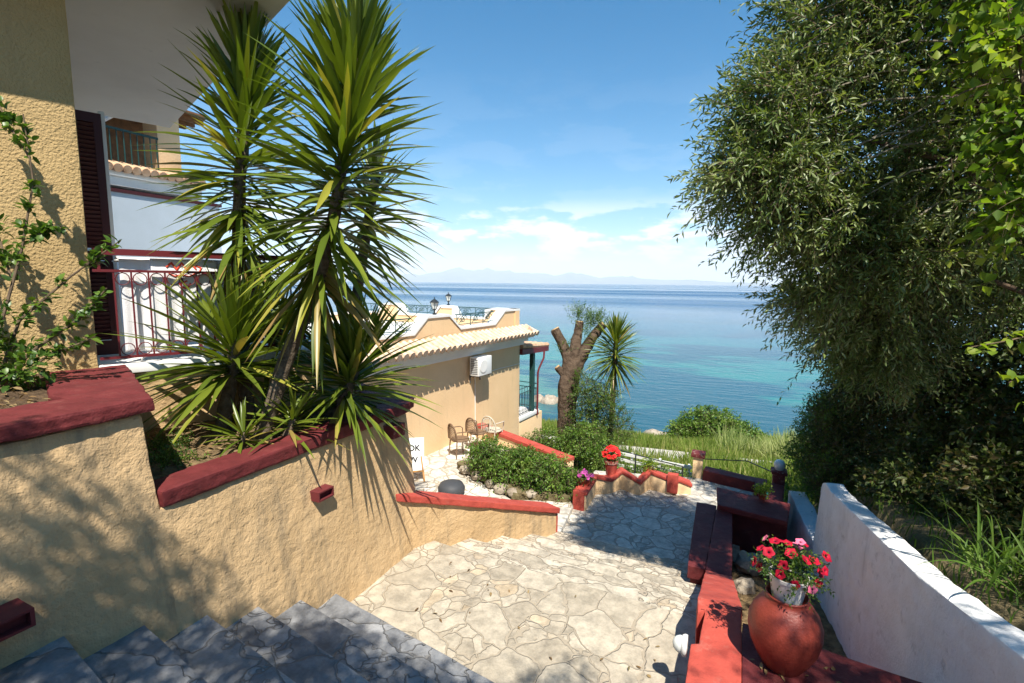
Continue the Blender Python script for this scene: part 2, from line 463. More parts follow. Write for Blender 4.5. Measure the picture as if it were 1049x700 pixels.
def sea_mat():
    m = bpy.data.materials.new('sea_water')
    m.use_nodes = True
    t = m.node_tree
    K = t.links.new
    b = t.nodes['Principled BSDF']
    b.inputs['Roughness'].default_value = 0.12
    b.inputs['IOR'].default_value = 1.33
    b.inputs['Specular IOR Level'].default_value = 0.11
    c = NN(t, 'ShaderNodeTexCoord')
    sp = NN(t, 'ShaderNodeSeparateXYZ')
    K(c.outputs['Object'], sp.inputs[0])
    # distance from the shore along y decides the depth of the bed
    dp = NN(t, 'ShaderNodeMapRange')
    dp.inputs['From Min'].default_value = 28
    dp.inputs['From Max'].default_value = 260
    w = NN(t, 'ShaderNodeTexNoise')
    w.inputs['Scale'].default_value = 0.018
    w.inputs['Detail'].default_value = 4
    K(c.outputs['Object'], w.inputs['Vector'])
    wa = NN(t, 'ShaderNodeMath', operation='MULTIPLY_ADD')
    wa.inputs[1].default_value = 120
    wa.inputs[2].default_value = -60
    K(w.outputs['Fac'], wa.inputs[0])
    ys = NN(t, 'ShaderNodeMath', operation='ADD')
    K(sp.outputs['Y'], ys.inputs[0])
    K(wa.outputs[0], ys.inputs[1])
    K(ys.outputs[0], dp.inputs['Value'])
    rp = NN(t, 'ShaderNodeValToRGB')
    rp.color_ramp.elements[0].position = 0
    rp.color_ramp.elements[0].color = (0.075, 0.20, 0.17, 1)
    rp.color_ramp.elements[1].position = 1
    rp.color_ramp.elements[1].color = (0.005, 0.070, 0.175, 1)
    for p_, cc in ((0.06, (0.022, 0.18, 0.17)), (0.25, (0.009, 0.125, 0.165)), (0.5, (0.005, 0.082, 0.17))):
        e = rp.color_ramp.elements.new(p_)
        e.color = (*cc, 1)
    K(dp.outputs[0], rp.inputs[0])
    # dark weed beds
    mpn = NN(t, 'ShaderNodeMapping')
    mpn.inputs['Rotation'].default_value = (0, 0, R(-28))
    mpn.inputs['Scale'].default_value = (0.035, 0.085, 1)
    K(c.outputs['Object'], mpn.inputs[0])
    wn = NN(t, 'ShaderNodeTexNoise')
    wn.inputs['Scale'].default_value = 1.0
    wn.inputs['Detail'].default_value = 6
    wn.inputs['Roughness'].default_value = 0.6
    K(mpn.outputs[0], wn.inputs['Vector'])
    wr = NN(t, 'ShaderNodeMapRange', interpolation_type='SMOOTHSTEP')
    wr.inputs['From Min'].default_value = 0.47
    wr.inputs['From Max'].default_value = 0.56
    wr.inputs['To Max'].default_value = 0.8
    K(wn.outputs['Fac'], wr.inputs['Value'])
    mx = NN(t, 'ShaderNodeMix', data_type='RGBA')
    mx.inputs['B'].default_value = (0.008, 0.062, 0.115, 1)
    K(wr.outputs[0], mx.inputs['Factor'])
    K(rp.outputs[0], mx.inputs['A'])
    K(mx.outputs['Result'], b.inputs['Base Color'])
    # ripples: small wind waves, plus long streaks of calmer water far out
    m2 = NN(t, 'ShaderNodeMapping')
    m2.inputs['Rotation'].default_value = (0, 0, R(-25))
    m2.inputs['Scale'].default_value = (0.45, 1.3, 1)
    K(c.outputs['Object'], m2.inputs[0])
    rn = NN(t, 'ShaderNodeTexNoise')
    rn.inputs['Scale'].default_value = 1.0
    rn.inputs['Detail'].default_value = 5
    rn.inputs['Roughness'].default_value = 0.6
    K(m2.outputs[0], rn.inputs['Vector'])
    m3 = NN(t, 'ShaderNodeMapping')
    m3.inputs['Rotation'].default_value = (0, 0, R(25))
    m3.inputs['Scale'].default_value = (0.0007, 0.006, 1)
    K(c.outputs['Object'], m3.inputs[0])
    ln = NN(t, 'ShaderNodeTexNoise')
    ln.inputs['Scale'].default_value = 1.0
    ln.inputs['Detail'].default_value = 5
    K(m3.outputs[0], ln.inputs['Vector'])
    lr = NN(t, 'ShaderNodeMapRange', interpolation_type='SMOOTHSTEP')
    lr.inputs['From Min'].default_value = 0.40
    lr.inputs['From Max'].default_value = 0.62
    lr.inputs['To Min'].default_value = 0.25
    lr.inputs['To Max'].default_value = 1.0
    K(ln.outputs['Fac'], lr.inputs['Value'])
    bp = NN(t, 'ShaderNodeBump')
    bp.inputs['Distance'].default_value = 0.30
    K(lr.outputs[0], bp.inputs['Strength'])
    K(rn.outputs['Fac'], bp.inputs['Height'])
    K(bp.outputs[0], b.inputs['Normal'])
    rr = NN(t, 'ShaderNodeMapRange')
    rr.inputs['To Min'].default_value = 0.05
    rr.inputs['To Max'].default_value = 0.28
    K(lr.outputs[0], rr.inputs['Value'])
    K(rr.outputs[0], b.inputs['Roughness'])
    return m


M['sea'] = sea_mat()


# ------------------------------------------------------------------ builders
WLOC = {}


def link(o, parent=None):
    COL.objects.link(o)
    if parent is not None:
        o.parent = parent
    return o


def tag(o, label=None, cat=None, group=None, kind=None):
    if label:
        o['label'] = label
    if cat:
        o['category'] = cat
    if group:
        o['group'] = group
    if kind:
        o['kind'] = kind
    return o


def thing(name, label, cat, loc=(0, 0, 0), rz=0.0, group=None):
    o = bpy.data.objects.new(name, None)
    o.empty_display_size = 0.2
    link(o)
    o.location = loc
    o.rotation_euler = (0, 0, rz)
    tag(o, label, cat, group)
    WLOC[o.name] = Vector(loc)
    return o


def fbm(p, s):
    return noise.noise(Vector(p) * s) + 0.5 * noise.noise(Vector(p) * s * 2.3 + Vector((7, 3, 1)))


class MB:
    def __init__(self):
        self.v, self.f, self.mi = [], [], []
        self.cur = 0

    def add(self, vs, fs):
        b = len(self.v)
        self.v += [tuple(p) for p in vs]
        self.f += [tuple(b + i for i in f) for f in fs]
        self.mi += [self.cur] * len(fs)
        return self

    def hexa(self, p):
        """8 points: bottom ring 0-3 counter-clockwise from above, top ring 4-7."""
        return self.add(p, [(3, 2, 1, 0), (4, 5, 6, 7), (0, 1, 5, 4), (1, 2, 6, 5), (2, 3, 7, 6), (3, 0, 4, 7)])

    def box(self, x0, x1, y0, y1, z0, z1):
        return self.hexa([(x0, y0, z0), (x1, y0, z0), (x1, y1, z0), (x0, y1, z0), (x0, y0, z1), (x1, y0, z1), (x1, y1, z1), (x0, y1, z1)])

    def prism(self, poly, z0, z1):
        """poly: (x, y) counter-clockwise; z0/z1 a number or one value per corner."""
        n = len(poly)
        a = z0 if hasattr(z0, '__len__') else [z0] * n
        b = z1 if hasattr(z1, '__len__') else [z1] * n
        vs = [(x, y, a[i]) for i, (x, y) in enumerate(poly)] + [(x, y, b[i]) for i, (x, y) in enumerate(poly)]
        return self.add(vs, [tuple(range(n - 1, -1, -1)), tuple(range(n, 2 * n))] + [(i, (i + 1) % n, n + (i + 1) % n, n + i) for i in range(n)])

    def loft(self, rings, closed=True, caps=True):
        n = len(rings[0])
        vs = [p for r in rings for p in r]
        fs = []
        for k in range(len(rings) - 1):
            for i in range(n if closed else n - 1):
                j = (i + 1) % n
                fs.append((k * n + i, k * n + j, (k + 1) * n + j, (k + 1) * n + i))
        if caps and closed:
            fs += [tuple(range(n - 1, -1, -1)), tuple((len(rings) - 1) * n + i for i in range(n))]
        return self.add(vs, fs)

    def tube(self, pts, rad, seg=8, wob=0.0):
        pts = [Vector(p) for p in pts]
        n = len(pts)
        rad = rad if hasattr(rad, '__len__') else [rad] * n
        rings = []
        u = None
        for i, p in enumerate(pts):
            d = (pts[min(i + 1, n - 1)] - pts[max(i - 1, 0)]).normalized()
            if u is None:
                u = d.orthogonal().normalized()
            u = (u - d * u.dot(d)).normalized()
            w = d.cross(u)
            rg = []
            for k in range(seg):
                a = 2 * math.pi * k / seg
                q = u * math.cos(a) + w * math.sin(a)
                r = rad[i]
                if wob:
                    r *= 1 + wob * fbm(p + q * rad[i], 1.6 / max(rad[i], 0.05) * 0.5)
                rg.append(p + q * r)
            rings.append(rg)
        return self.loft(rings)

    def bar(self, a, b, r, seg=6):
        return self.tube([a, b], [r, r], seg)

    def lathe(self, prof, c=(0, 0, 0), seg=32):
        cx, cy, cz = c
        rings = [[(cx + r * math.cos(2 * math.pi * k / seg), cy + r * math.sin(2 * math.pi * k / seg), cz + z) for k in range(seg)] for r, z in prof]
        return self.loft(rings)

    def build(self, name, mats, parent=None, local=False, bevel=0.0, sub=0.0, amp=0.0, smooth=None, nscale=3.0):
        me = bpy.data.meshes.new(name)
        off = Vector((0, 0, 0))
        if parent is not None and not local:
            off = WLOC.get(parent.name, off)
        me.from_pydata([(x - off.x, y - off.y, z - off.z) for x, y, z in self.v], [], self.f)
        mats = mats if isinstance(mats, (list, tuple)) else [mats]
        for m in mats:
            me.materials.append(m)
        me.polygons.foreach_set('material_index', self.mi)
        if bevel or sub:
            bm = bmesh.new()
            bm.from_mesh(me)
            bmesh.ops.recalc_face_normals(bm, faces=bm.faces)
            if bevel:
                es = [e for e in bm.edges if len(e.link_faces) == 2 and e.calc_face_angle(0) > 0.5]
                bmesh.ops.bevel(bm, geom=es, offset=bevel, segments=2, affect='EDGES', profile=0.6)
            if sub:
                bmesh.ops.triangulate(bm, faces=bm.faces)
                for _ in range(7):
                    es = [e for e in bm.edges if e.calc_length() > sub]
                    if not es or len(bm.faces) > 60000:
                        break
                    bmesh.ops.subdivide_edges(bm, edges=es, cuts=1)
                    bmesh.ops.triangulate(bm, faces=[f for f in bm.faces if len(f.verts) > 3])
                bm.normal_update()
                if amp:
                    mv = []
                    for v in bm.verts:
                        q = v.co + off
                        mv.append(v.co + v.normal * (fbm(q, nscale) * amp + fbm(q, nscale * 4) * amp * 0.4))
                    for v, q in zip(bm.verts, mv):
                        v.co = q
            bm.to_mesh(me)
            bm.free()
            if smooth is None:
                smooth = True
        else:
            bm = bmesh.new()
            bm.from_mesh(me)
            bmesh.ops.recalc_face_normals(bm, faces=bm.faces)
            bm.to_mesh(me)
            bm.free()
        if smooth:
            me.polygons.foreach_set('use_smooth', [True] * len(me.polygons))
            me.set_sharp_from_angle(angle=R(42))
        me.update()
        o = bpy.data.objects.new(name, me)
        link(o, parent)
        if parent is not None:
            WLOC[o.name] = Vector(off)
        return o


def np_mesh(name, V, F, mats, parent=None, tone=None, mi=None, smooth=False, local=False):
    """Mesh from numpy arrays; F is an (n, k) array of equal-sided faces."""
    V = np.asarray(V, np.float32).copy()
    if parent is not None and not local:
        V -= np.array(WLOC.get(parent.name, (0, 0, 0)), np.float32)
    F = np.asarray(F, np.int32)
    me = bpy.data.meshes.new(name)
    n, k = F.shape
    me.vertices.add(len(V))
    me.vertices.foreach_set('co', V.ravel())
    me.loops.add(n * k)
    me.loops.foreach_set('vertex_index', F.ravel())
    me.polygons.add(n)
    me.polygons.foreach_set('loop_start', np.arange(0, n * k, k, dtype=np.int32))
    me.polygons.foreach_set('loop_total', np.full(n, k, np.int32))
    mats = mats if isinstance(mats, (list, tuple)) else [mats]
    for m in mats:
        me.materials.append(m)
    if mi is not None:
        me.polygons.foreach_set('material_index', np.asarray(mi, np.int32))
    if smooth:
        me.polygons.foreach_set('use_smooth', np.ones(n, bool))
    me.update(calc_edges=True)
    if tone is not None:
        a = me.attributes.new('tone', 'FLOAT', 'POINT')
        a.data.foreach_set('value', np.asarray(tone, np.float32))
    o = bpy.data.objects.new(name, me)
    link(o, parent)
    if parent is not None:
        WLOC[o.name] = Vector(WLOC.get(parent.name, (0, 0, 0)))
    return o


def unit(a):
    return a / np.maximum(np.linalg.norm(a, axis=-1, keepdims=True), 1e-9)


def rand_dirs(n):
    return unit(rng.normal(size=(n, 3)))


def small_leaves(P, D, ln, wd_, up=None, fold=0.25, tone=None):
    """Diamond leaves folded along the midrib: 4 verts, 2 triangles each."""
    n = len(P)
    D = unit(D)
    if up is None:
        up = rand_dirs(n) + np.array([0, 0, 0.8])
    S = unit(np.cross(D, up))
    Nn = np.cross(S, D)
    ln = np.broadcast_to(ln, (n,))[:, None]
    w = np.broadcast_to(wd_, (n,))[:, None]
    mid = P + D * ln * 0.45
    tip = P + D * ln - Nn * ln * 0.12
    Lf = mid + S * w * 0.5 + Nn * w * fold
    Rt = mid - S * w * 0.5 + Nn * w * fold
    V = np.stack([P, Lf, tip, Rt], 1).reshape(-1, 3)
    b = np.arange(n)[:, None] * 4
    F = np.concatenate([b + [0, 1, 2], b + [0, 2, 3]], 1).reshape(-1, 3)
    if tone is None:
        tone = rng.random(n)
    return V, F, np.repeat(tone, 4)


def sprays(P, D, L_, step, ll, lw, droop=0.35, tone0=None, tone_sp=0.25, twig_r=0.004, spread=0.9):
    """Twigs (P, D, length) carrying leaves alternately; returns leaf and twig meshes as arrays."""
    n = len(P)
    D = unit(D)
    if tone0 is None:
        tone0 = rng.random(n)
    m = max(3, int(np.mean(L_) / step))
    t = np.linspace(0.04, 1, m)[None, :, None]
    Ln = np.broadcast_to(L_, (n,))[:, None, None]
    dr = np.broadcast_to(droop, (n,))[:, None, None]
    pos = P[:, None, :] + D[:, None, :] * Ln * t + np.array([0, 0, -1.0]) * Ln * dr * t ** 2
    tan = unit(D[:, None, :] + np.array([0, 0, -2.0]) * dr * t)
    sd_ = np.cross(tan, rand_dirs(n)[:, None, :])
    sd_ = unit(sd_)
    oth = np.cross(tan, sd_)
    ang = (np.arange(m) * 2.4)[None, :, None] + rng.normal(size=(n, m, 1)) * 0.5
    out = sd_ * np.cos(ang) + oth * np.sin(ang)
    ld = unit(tan * 0.75 + out * spread + rng.normal(size=(n, m, 3)) * 0.18)
    tn = np.clip(tone0[:, None] + rng.normal(size=(n, m)) * tone_sp, 0, 1)
    sz = (0.75 + 0.5 * rng.random((n, m)))
    V, F, T = small_leaves(pos.reshape(-1, 3), ld.reshape(-1, 3), (ll * sz).ravel(), (lw * sz).ravel(), tone=tn.ravel())
    # twigs: three-sided strips
    q = np.linspace(0, 1, 5)[None, :, None]
    tp = P[:, None, :] + D[:, None, :] * Ln * q + np.array([0, 0, -1.0]) * Ln * dr * q ** 2
    a1 = unit(np.cross(D, np.array([0.3, 0.2, 1.0])))[:, None, :]
    a2 = unit(np.cross(D, a1[:, 0, :]))[:, None, :]
    r = twig_r * (1.15 - q)
    ring = np.stack([tp + a1 * r, tp - a1 * r * 0.5 + a2 * r * 0.87, tp - a1 * r * 0.5 - a2 * r * 0.87], 2)
    TV = ring.reshape(-1, 3)
    base = (np.arange(n) * 15)[:, None, None]
    fi = []
    for k in range(4):
        for j in range(3):
            jj = (j + 1) % 3
            fi.append([k * 3 + j, k * 3 + jj, (k + 1) * 3 + jj, (k + 1) * 3 + j])
    TF = (base + np.array(fi)[None]).reshape(-1, 4)
    return (V, F, T), (TV, TF)


def with_stalks(lv, tw_):
    (V, F, T), (tv, tf) = lv, tw_
    t3 = np.concatenate([tf[:, [0, 1, 2]], tf[:, [0, 2, 3]]]) + len(V)
    return np.concatenate([V, tv]), np.concatenate([F, t3]), np.concatenate([T, np.full(len(tv), 0.4)])


def in_blobs(blobs, n, shell=0.5):
    """Points in a union of ellipsoids (x, y, z, rx, ry, rz, weight), biased to the outside, with their outward direction."""
    B = np.array(blobs, float)
    w = B[:, 6] / B[:, 6].sum()
    k = rng.choice(len(B), n, p=w)
    d = rand_dirs(n)
    r = rng.random(n) ** shell
    P = B[k, :3] + d * r[:, None] * B[k, 3:6]
    return P, unit(d / B[k, 3:6]), r


def merge(parts):
    V, F, T = [], [], []
    b = 0
    for v, f, t in parts:
        V.append(v)
        F.append(f + b)
        T.append(t)
        b += len(v)
    return np.concatenate(V), np.concatenate(F), np.concatenate(T)


def blades(P, D, ln, wd_, droop, nseg=5, tone=None, vfold=0.18, up_hint=None, taper=0.35):
    """Long strap leaves (yucca, grass): nseg+1 stations with left, centre, right; arched by their own weight."""
    n = len(P)
    D = unit(D)
    if tone is None:
        tone = rng.random(n)
    ln = np.broadcast_to(ln, (n,))[:, None]
    w = np.broadcast_to(wd_, (n,))[:, None]
    dr = np.broadcast_to(droop, (n,))[:, None]
    S = np.cross(D, np.array([0, 0, 1.0]) + rng.normal(size=(n, 3)) * 0.25)
    S = unit(S)
    st = []
    tt = np.linspace(0, 1, nseg + 1)
    for t in tt:
        c = P + D * ln * t + np.array([0, 0, -1.0]) * ln * dr * t ** 2.2
        tn = unit(D + np.array([0, 0, -2.2]) * dr * t ** 1.2)
        Nn = np.cross(S, tn)
        wid = w * (0.55 + 0.45 * min(1, t / taper)) * (1 - max(0, (t - taper) / (1 - taper)) ** 1.7) + 0.0006
        st += [c + S * wid * 0.5 + Nn * wid * vfold, c, c - S * wid * 0.5 + Nn * wid * vfold]
    V = np.stack(st, 1).reshape(-1, 3)
    m = 3 * (nseg + 1)
    fi = []
    for k in range(nseg):
        a = 3 * k
        fi += [[a, a + 1, a + 4, a + 3], [a + 1, a + 2, a + 5, a + 4]]
    F = (np.arange(n)[:, None, None] * m + np.array(fi)[None]).reshape(-1, 4)
    return V, F, np.repeat(tone, m)


def interp(x, xs, ys):
    return float(np.interp(x, xs, ys))


# ------------------------------------------------------------------ terrain, sea, far coast, haze
SEA = -9.0
GS = [-40, -10, 0, 4, 7.5, 10, 11.2, 12.2, 15, 16.4, 18.3, 20, 25, 28.5, 32, 60]
GZ = [0.5, -2.6, -3.4, -4.5, -5.1, -5.1, -5.15, -5.3, -5.75, -6.05, -6.1, -6.5, -7.9, -8.9, -9.9, -16]


def ground_z(n, s):
    se = s - (0.30 * max(0.0, n + 4) if s > 20 else 0.0) * min(1, (s - 20) / 6 if s > 20 else 0)
    z = interp(se, GS, GZ)
    if n > 1.45:
        hill = interp(s, [-10, 3.4, 8, 10.5, 14, 20], [-1.0, -2.35, -3.05, -3.9, -5.2, -6.6]) + 0.34 * min(n - 1.45, 14)
        f = min(1, (n - 1.45) / 0.3) * max(0.0, min(1, (19 - s) / 5))
        z = z * (1 - f) + hill * f
    if n < -9 and s < 14:
        z -= 0.0
    return z


def make_ground():
    ns = np.concatenate([np.arange(-70, -16, 3.0), np.arange(-16, -2, 0.7), np.arange(-2, 8, 0.35), np.arange(8, 60, 3.0)])
    ss = np.concatenate([np.arange(-40, -2, 2.0), np.arange(-2, 22, 0.4), np.arange(22, 36, 0.8), np.arange(36, 62, 4.0)])
    V = []
    for s in ss:
        for n in ns:
            z = ground_z(n, s)
            z += 0.05 * fbm((n, s, 0), 0.7)
            V.append((n, s, z))
    a = len(ns)
    F = [(i * a + j, i * a + j + 1, (i + 1) * a + j + 1, (i + 1) * a + j) for i in range(len(ss) - 1) for j in range(a - 1)]
    o = np_mesh('ground', V, F, M['earth'], smooth=True)
    tag(o, kind='structure')


make_ground()

m_ = MB()
# radial sea sheet reaching the horizon, finer close to the shore
rr_ = [0, 60, 150, 400, 1200, 4000, 12000, 40000]
ring = []
for r in rr_[1:]:
    ring.append([(r * math.cos(2 * math.pi * k / 48), 20 + r * math.sin(2 * math.pi * k / 48), SEA) for k in range(48)])
m_.add([(0, 20, SEA)] + [p for rg in ring for p in rg],
       [(0, 1 + k, 1 + (k + 1) % 48) for k in range(48)] +
       [(1 + i * 48 + k, 1 + (i + 1) * 48 + k, 1 + (i + 1) * 48 + (k + 1) % 48, 1 + i * 48 + (k + 1) % 48) for i in range(len(ring) - 1) for k in range(48)])
tag(m_.build('sea', M['sea']), kind='structure')

M['farhill'] = mat('far_hill_scrub', (0.16, 0.17, 0.12), 1.0, (0.09, 0.11, 0.07), 0.002)


def far_coast():
    """Mountain coast across the strait, some twenty-two kilometres out."""
    V, F = [], []
    nb = 160
    rows = 7
    for j in range(rows):
        for i in range(nb):
            b = R(-62 + 82 * i / (nb - 1))
            d = 22000 + j * 900
            h = 0
            env = 1.6 * interp(math.degrees(b), [-62, -40, -28, -20, -12, -5, 2, 20], [320, 460, 520, 430, 300, 190, 90, 10])
            q = Vector((i * 0.09, 0, 3))
            prof = max(0, 0.72 + 0.55 * noise.noise(q) + 0.26 * noise.noise(q * 3.1) + 0.12 * noise.noise(q * 9))
            h = env * prof * math.sin(math.pi * 0.5 * min(1, j / 4.5)) * (1 + 0.18 * noise.noise(Vector((i * 0.3, j * 0.8, 9))))
            V.append((d * math.sin(b), d * math.cos(b), SEA - 2 + h))
    for j in range(rows - 1):
        for i in range(nb - 1):
            F.append((j * nb + i, j * nb + i + 1, (j + 1) * nb + i + 1, (j + 1) * nb + i))
    tag(np_mesh('far_mountains', V, F, M['farhill'], smooth=True), kind='structure')


far_coast()

hz = bpy.data.materials.new('sea_haze')
hz.use_nodes = True
t = hz.node_tree
t.nodes.remove(t.nodes['Principled BSDF'])
pv = NN(t, 'ShaderNodeVolumePrincipled')
pv.inputs['Color'].default_value = (0.92, 0.965, 1.0, 1)
pv.inputs['Density'].default_value = 0.000058
pv.inputs['Anisotropy'].default_value = -0.2
t.links.new(pv.outputs[0], t.nodes['Material Output'].inputs['Volume'])
m_ = MB()
m_.box(-42000, 42000, -42000, 42000, -60, 1250)
HAZE = m_.build('haze', hz)
tag(HAZE, kind='stuff')

# road along the shore
m_ = MB()
rd = [(-40, 17.2), (-16, 16.9), (-8, 16.7), (-4, 16.85), (-1, 17.25), (2, 17.6), (6, 18.2), (14, 19.5)]
for (a, b) in zip(rd[:-1], rd[1:]):
    k = 6
    for i in range(k):
        p = [a[0] + (b[0] - a[0]) * i / k, a[1] + (b[1] - a[1]) * i / k]
        q = [a[0] + (b[0] - a[0]) * (i + 1) / k, a[1] + (b[1] - a[1]) * (i + 1) / k]
        z0, z1 = -5.93, -5.93
        m_.hexa([(p[0], p[1], z0 - .3), (q[0], q[1], z1 - .3), (q[0], q[1] + 0.85, z1 - .3), (p[0], p[1] + 0.85, z0 - .3),
                 (p[0], p[1], z0), (q[0], q[1], z1), (q[0], q[1] + 0.85, z1), (p[0], p[1] + 0.85, z0)])
tag(m_.build('road', M['road']), kind='structure')

# ------------------------------------------------------------------ steps and paving


def nose(s0, n):
    return s0 - 0.15 * (n + 3.75)


m_ = MB()
s_k, z_k = [], []
for k in range(-7, 6):
    s_k.append(1.41 + 0.437 * k)
    z_k.append(-2.25 - 0.2 * k)
nL, nR = -4.2, 1.45
for s0, z in zip(s_k, z_k):
    sa, sb = s0 - 0.437, s0
    m_.prism([(nL, nose(sa - 0.02, nL)), (nR, nose(sa - 0.02, nR)), (nR, nose(sb, nR)), (nL, nose(sb, nL))], z - 0.5, z)
tag(m_.build('upper_steps', M['slate'], bevel=0.012, sub=0.09, amp=0.006, nscale=4), kind='structure')
m_ = MB()
m_.prism([(-4.6, 3.85), (-0.1, 2.9), (1.4, 2.9), (1.4, 5.1), (-0.1, 5.15), (-4.6, 5.27)], -4.2, -3.46)
tag(m_.build('landing', M['pave'], bevel=0.012, sub=0.12, amp=0.008, nscale=3), kind='structure')
m_ = MB()
for k, (s0, s1) in enumerate([(5.15, 5.78), (5.72, 6.35), (6.29, 6.92), (6.86, 7.5)]):
    z = -3.46 - 0.178 * (k + 1)
    m_.prism([(-4.6, s0), (0, s0), (0, s1 - 0.02), (-4.6, s1 + 0.04)], z - 0.5, z)
tag(m_.build('lower_steps', M['stepstone'], bevel=0.012, sub=0.1, amp=0.008, nscale=4), kind='structure')
m_ = MB()
m_.prism([(-2.75, 7.4), (0.2, 7.4), (0.2, 8.9), (0.5, 9.2), (0.55, 11.2), (-0.6, 11.5), (-0.75, 11.5), (-2.9, 10.9)], -5.4, -4.35)
tag(m_.build('walkway', M['pavemid'], bevel=0.01, sub=0.15, amp=0.008, nscale=3), kind='structure')
m_ = MB()
m_.prism([(-9, 5.0), (-5.2, 6.0), (-3.66, 5.1), (-2.6, 7.5), (-2.75, 8.9), (-2.9, 8.9), (-3.9, 8.45), (-5.8, 9.4), (-5.0, 10.4), (-5.4, 11.9), (-6.3, 12.5), (-7.3, 12.6)], -5.4, -4.27)
tag(m_.build('terrace_paving', M['pavepale'], bevel=0.01, sub=0.2, amp=0.006, nscale=3), kind='structure')

# ------------------------------------------------------------------ left planter walls


def wall_n(z):
    return -3.74 + 0.13 * (-2.4 - z)


# near, higher planter
t1 = thing('planter_wall', 'near cream planter wall with a broad dark red coping, holding the leafy shrub beside the house', 'planter', (-3.9, 1.0, -3.6), group='cream planter walls beside the steps')
m_ = MB()
m_.hexa([(wall_n(-3.7), -3, -3.7), (wall_n(-3.7), 2.12, -3.7), (-5.9, 2.75, -3.7), (-8.5, -3, -3.7),
         (wall_n(-0.98), -3, -0.98), (wall_n(-0.98), 2.03, -0.98), (-5.95, 2.72, -0.98), (-8.5, -3, -0.98)])
m_.build('wall', M['stucco'], t1, bevel=0.03, sub=0.10, amp=0.010, nscale=2.6)
m_ = MB()
zc = -0.965
m_.prism([(-3.86, -3), (-3.87, 2.1), (-4.4, 2.1), (-4.38, -3)], zc, -0.86)
m_.prism([(-4.34, 1.78), (-3.9, 2.10), (-5.66, 2.82), (-5.72, 2.2), (-4.6, 1.78)], zc + 0.002, -0.857)
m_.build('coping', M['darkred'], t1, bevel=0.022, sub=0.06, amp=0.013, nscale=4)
m_ = MB()
m_.prism([(-4.3, -3), (-4.3, 2.0), (-5.85, 2.3), (-8.4, -3)], -0.977, -0.90)
m_.build('soil', M['darksoil'], t1, bevel=0.005, sub=0.10, amp=0.035, nscale=6)
m_ = MB()
m_.box(-3.80, -3.60, 0.98, 1.23, -2.0, -1.985)
m_.box(-3.80, -3.60, 0.98, 1.23, -1.905, -1.89)
m_.box(-3.80, -3.60, 0.98, 1.0, -1.985, -1.905)
m_.box(-3.80, -3.60, 1.21, 1.23, -1.985, -1.905)
m_.box(-3.80, -3.66, 1.0, 1.21, -1.985, -1.905)
m_.build('step_light', M['redbox'], t1)

# lower planter with the yuccas
t2 = thing('planter_wall', 'lower cream planter wall with red coping, holding the tall yuccas', 'planter', (-3.9, 3.6, -3.6), group='cream planter walls beside the steps')
m_ = MB()
m_.hexa([(wall_n(-3.7), 1.95, -3.7), (wall_n(-4.6) - 0.12, 5.2, -4.6), (-6.3, 6.25, -4.6), (-6.6, 2.2, -3.7),
         (wall_n(-1.7), 1.95, -1.70), (wall_n(-1.7) - 0.06, 5.1, -1.70), (-6.2, 5.95, -1.70), (-6.6, 2.2, -1.70)])
m_.build('wall', M['stucco'], t2, bevel=0.03, sub=0.10, amp=0.010, nscale=2.6)
m_ = MB()
m_.prism([(-3.80, 2.06), (-3.86, 5.16), (-4.16, 5.36), (-4.12, 2.06)], -1.698, -1.56)
m_.prism([(-3.90, 5.17), (-3.97, 5.38), (-6.2, 6.10), (-6.2, 5.8), (-4.2, 5.05)], -1.696, -1.557)
m_.build('coping', M['darkred'], t2, bevel=0.022, sub=0.06, amp=0.013, nscale=4)
m_ = MB()
m_.prism([(-4.10, 2.1), (-4.12, 5.1), (-6.2, 5.85), (-6.6, 2.6), (-5.8, 2.45)], -1.72, -1.60)
m_.build('soil', M['soil'], t2, bevel=0.005, sub=0.09, amp=0.04, nscale=5)
m_ = MB()
m_.box(-3.92, -3.72, 4.62, 4.85, -1.90, -1.74)
m_.build('drain_block', M['darkred'], t2, bevel=0.01)
m_ = MB()
for (a, b, c, d) in ((3.42, 3.62, -2.19, -2.175), (3.42, 3.62, -2.105, -2.09)):
    m_.box(-3.86, -3.69, a, b, c, d)
m_.box(-3.86, -3.69, 3.42, 3.435, -2.175, -2.105)
m_.box(-3.86, -3.69, 3.605, 3.62, -2.175, -2.105)
m_.box(-3.86, -3.74, 3.435, 3.605, -2.175, -2.105)
m_.build('step_light', M['redbox'], t2)

# low stepped-down wall beside the lower steps
t3 = thing('garden_wall', 'low cream wall with a sloping red top beside the lower steps', 'wall', (-3.1, 6.3, -4.3))
da = Vector((math.sin(R(22)), math.cos(R(22)), 0))
na = Vector((math.cos(R(22)), -math.sin(R(22)), 0))
P0 = Vector((-3.80, 4.72, 0))
P1 = Vector((-2.62, 7.46, 0))
W_ = na * -0.2
m_ = MB()
m_.hexa([(*(P0.xy), -4.6), (*(P1.xy), -4.6), (*((P1 + W_).xy), -4.6), (*((P0 + W_).xy), -4.6),
         (*(P0.xy), -2.72), (*(P1.xy), -3.84), (*((P1 + W_).xy), -3.84), (*((P0 + W_).xy), -2.72)])
m_.build('wall', M['stucco'], t3, bevel=0.012, sub=0.1, amp=0.009, nscale=3)
m_ = MB()
A_, B_ = P0 + na * 0.045, P1 + na * 0.045 + da * 0.04
W2_ = na * -0.29
m_.hexa([(*(A_.xy), -2.722), (*(B_.xy), -3.842), (*((B_ + W2_).xy), -3.842), (*((A_ + W2_).xy), -2.722),
         (*(A_.xy), -2.63), (*(B_.xy), -3.745), (*((B_ + W2_).xy), -3.745), (*((A_ + W2_).xy), -2.63)])
C_ = P1 + da * 0.002 + na * 0.012
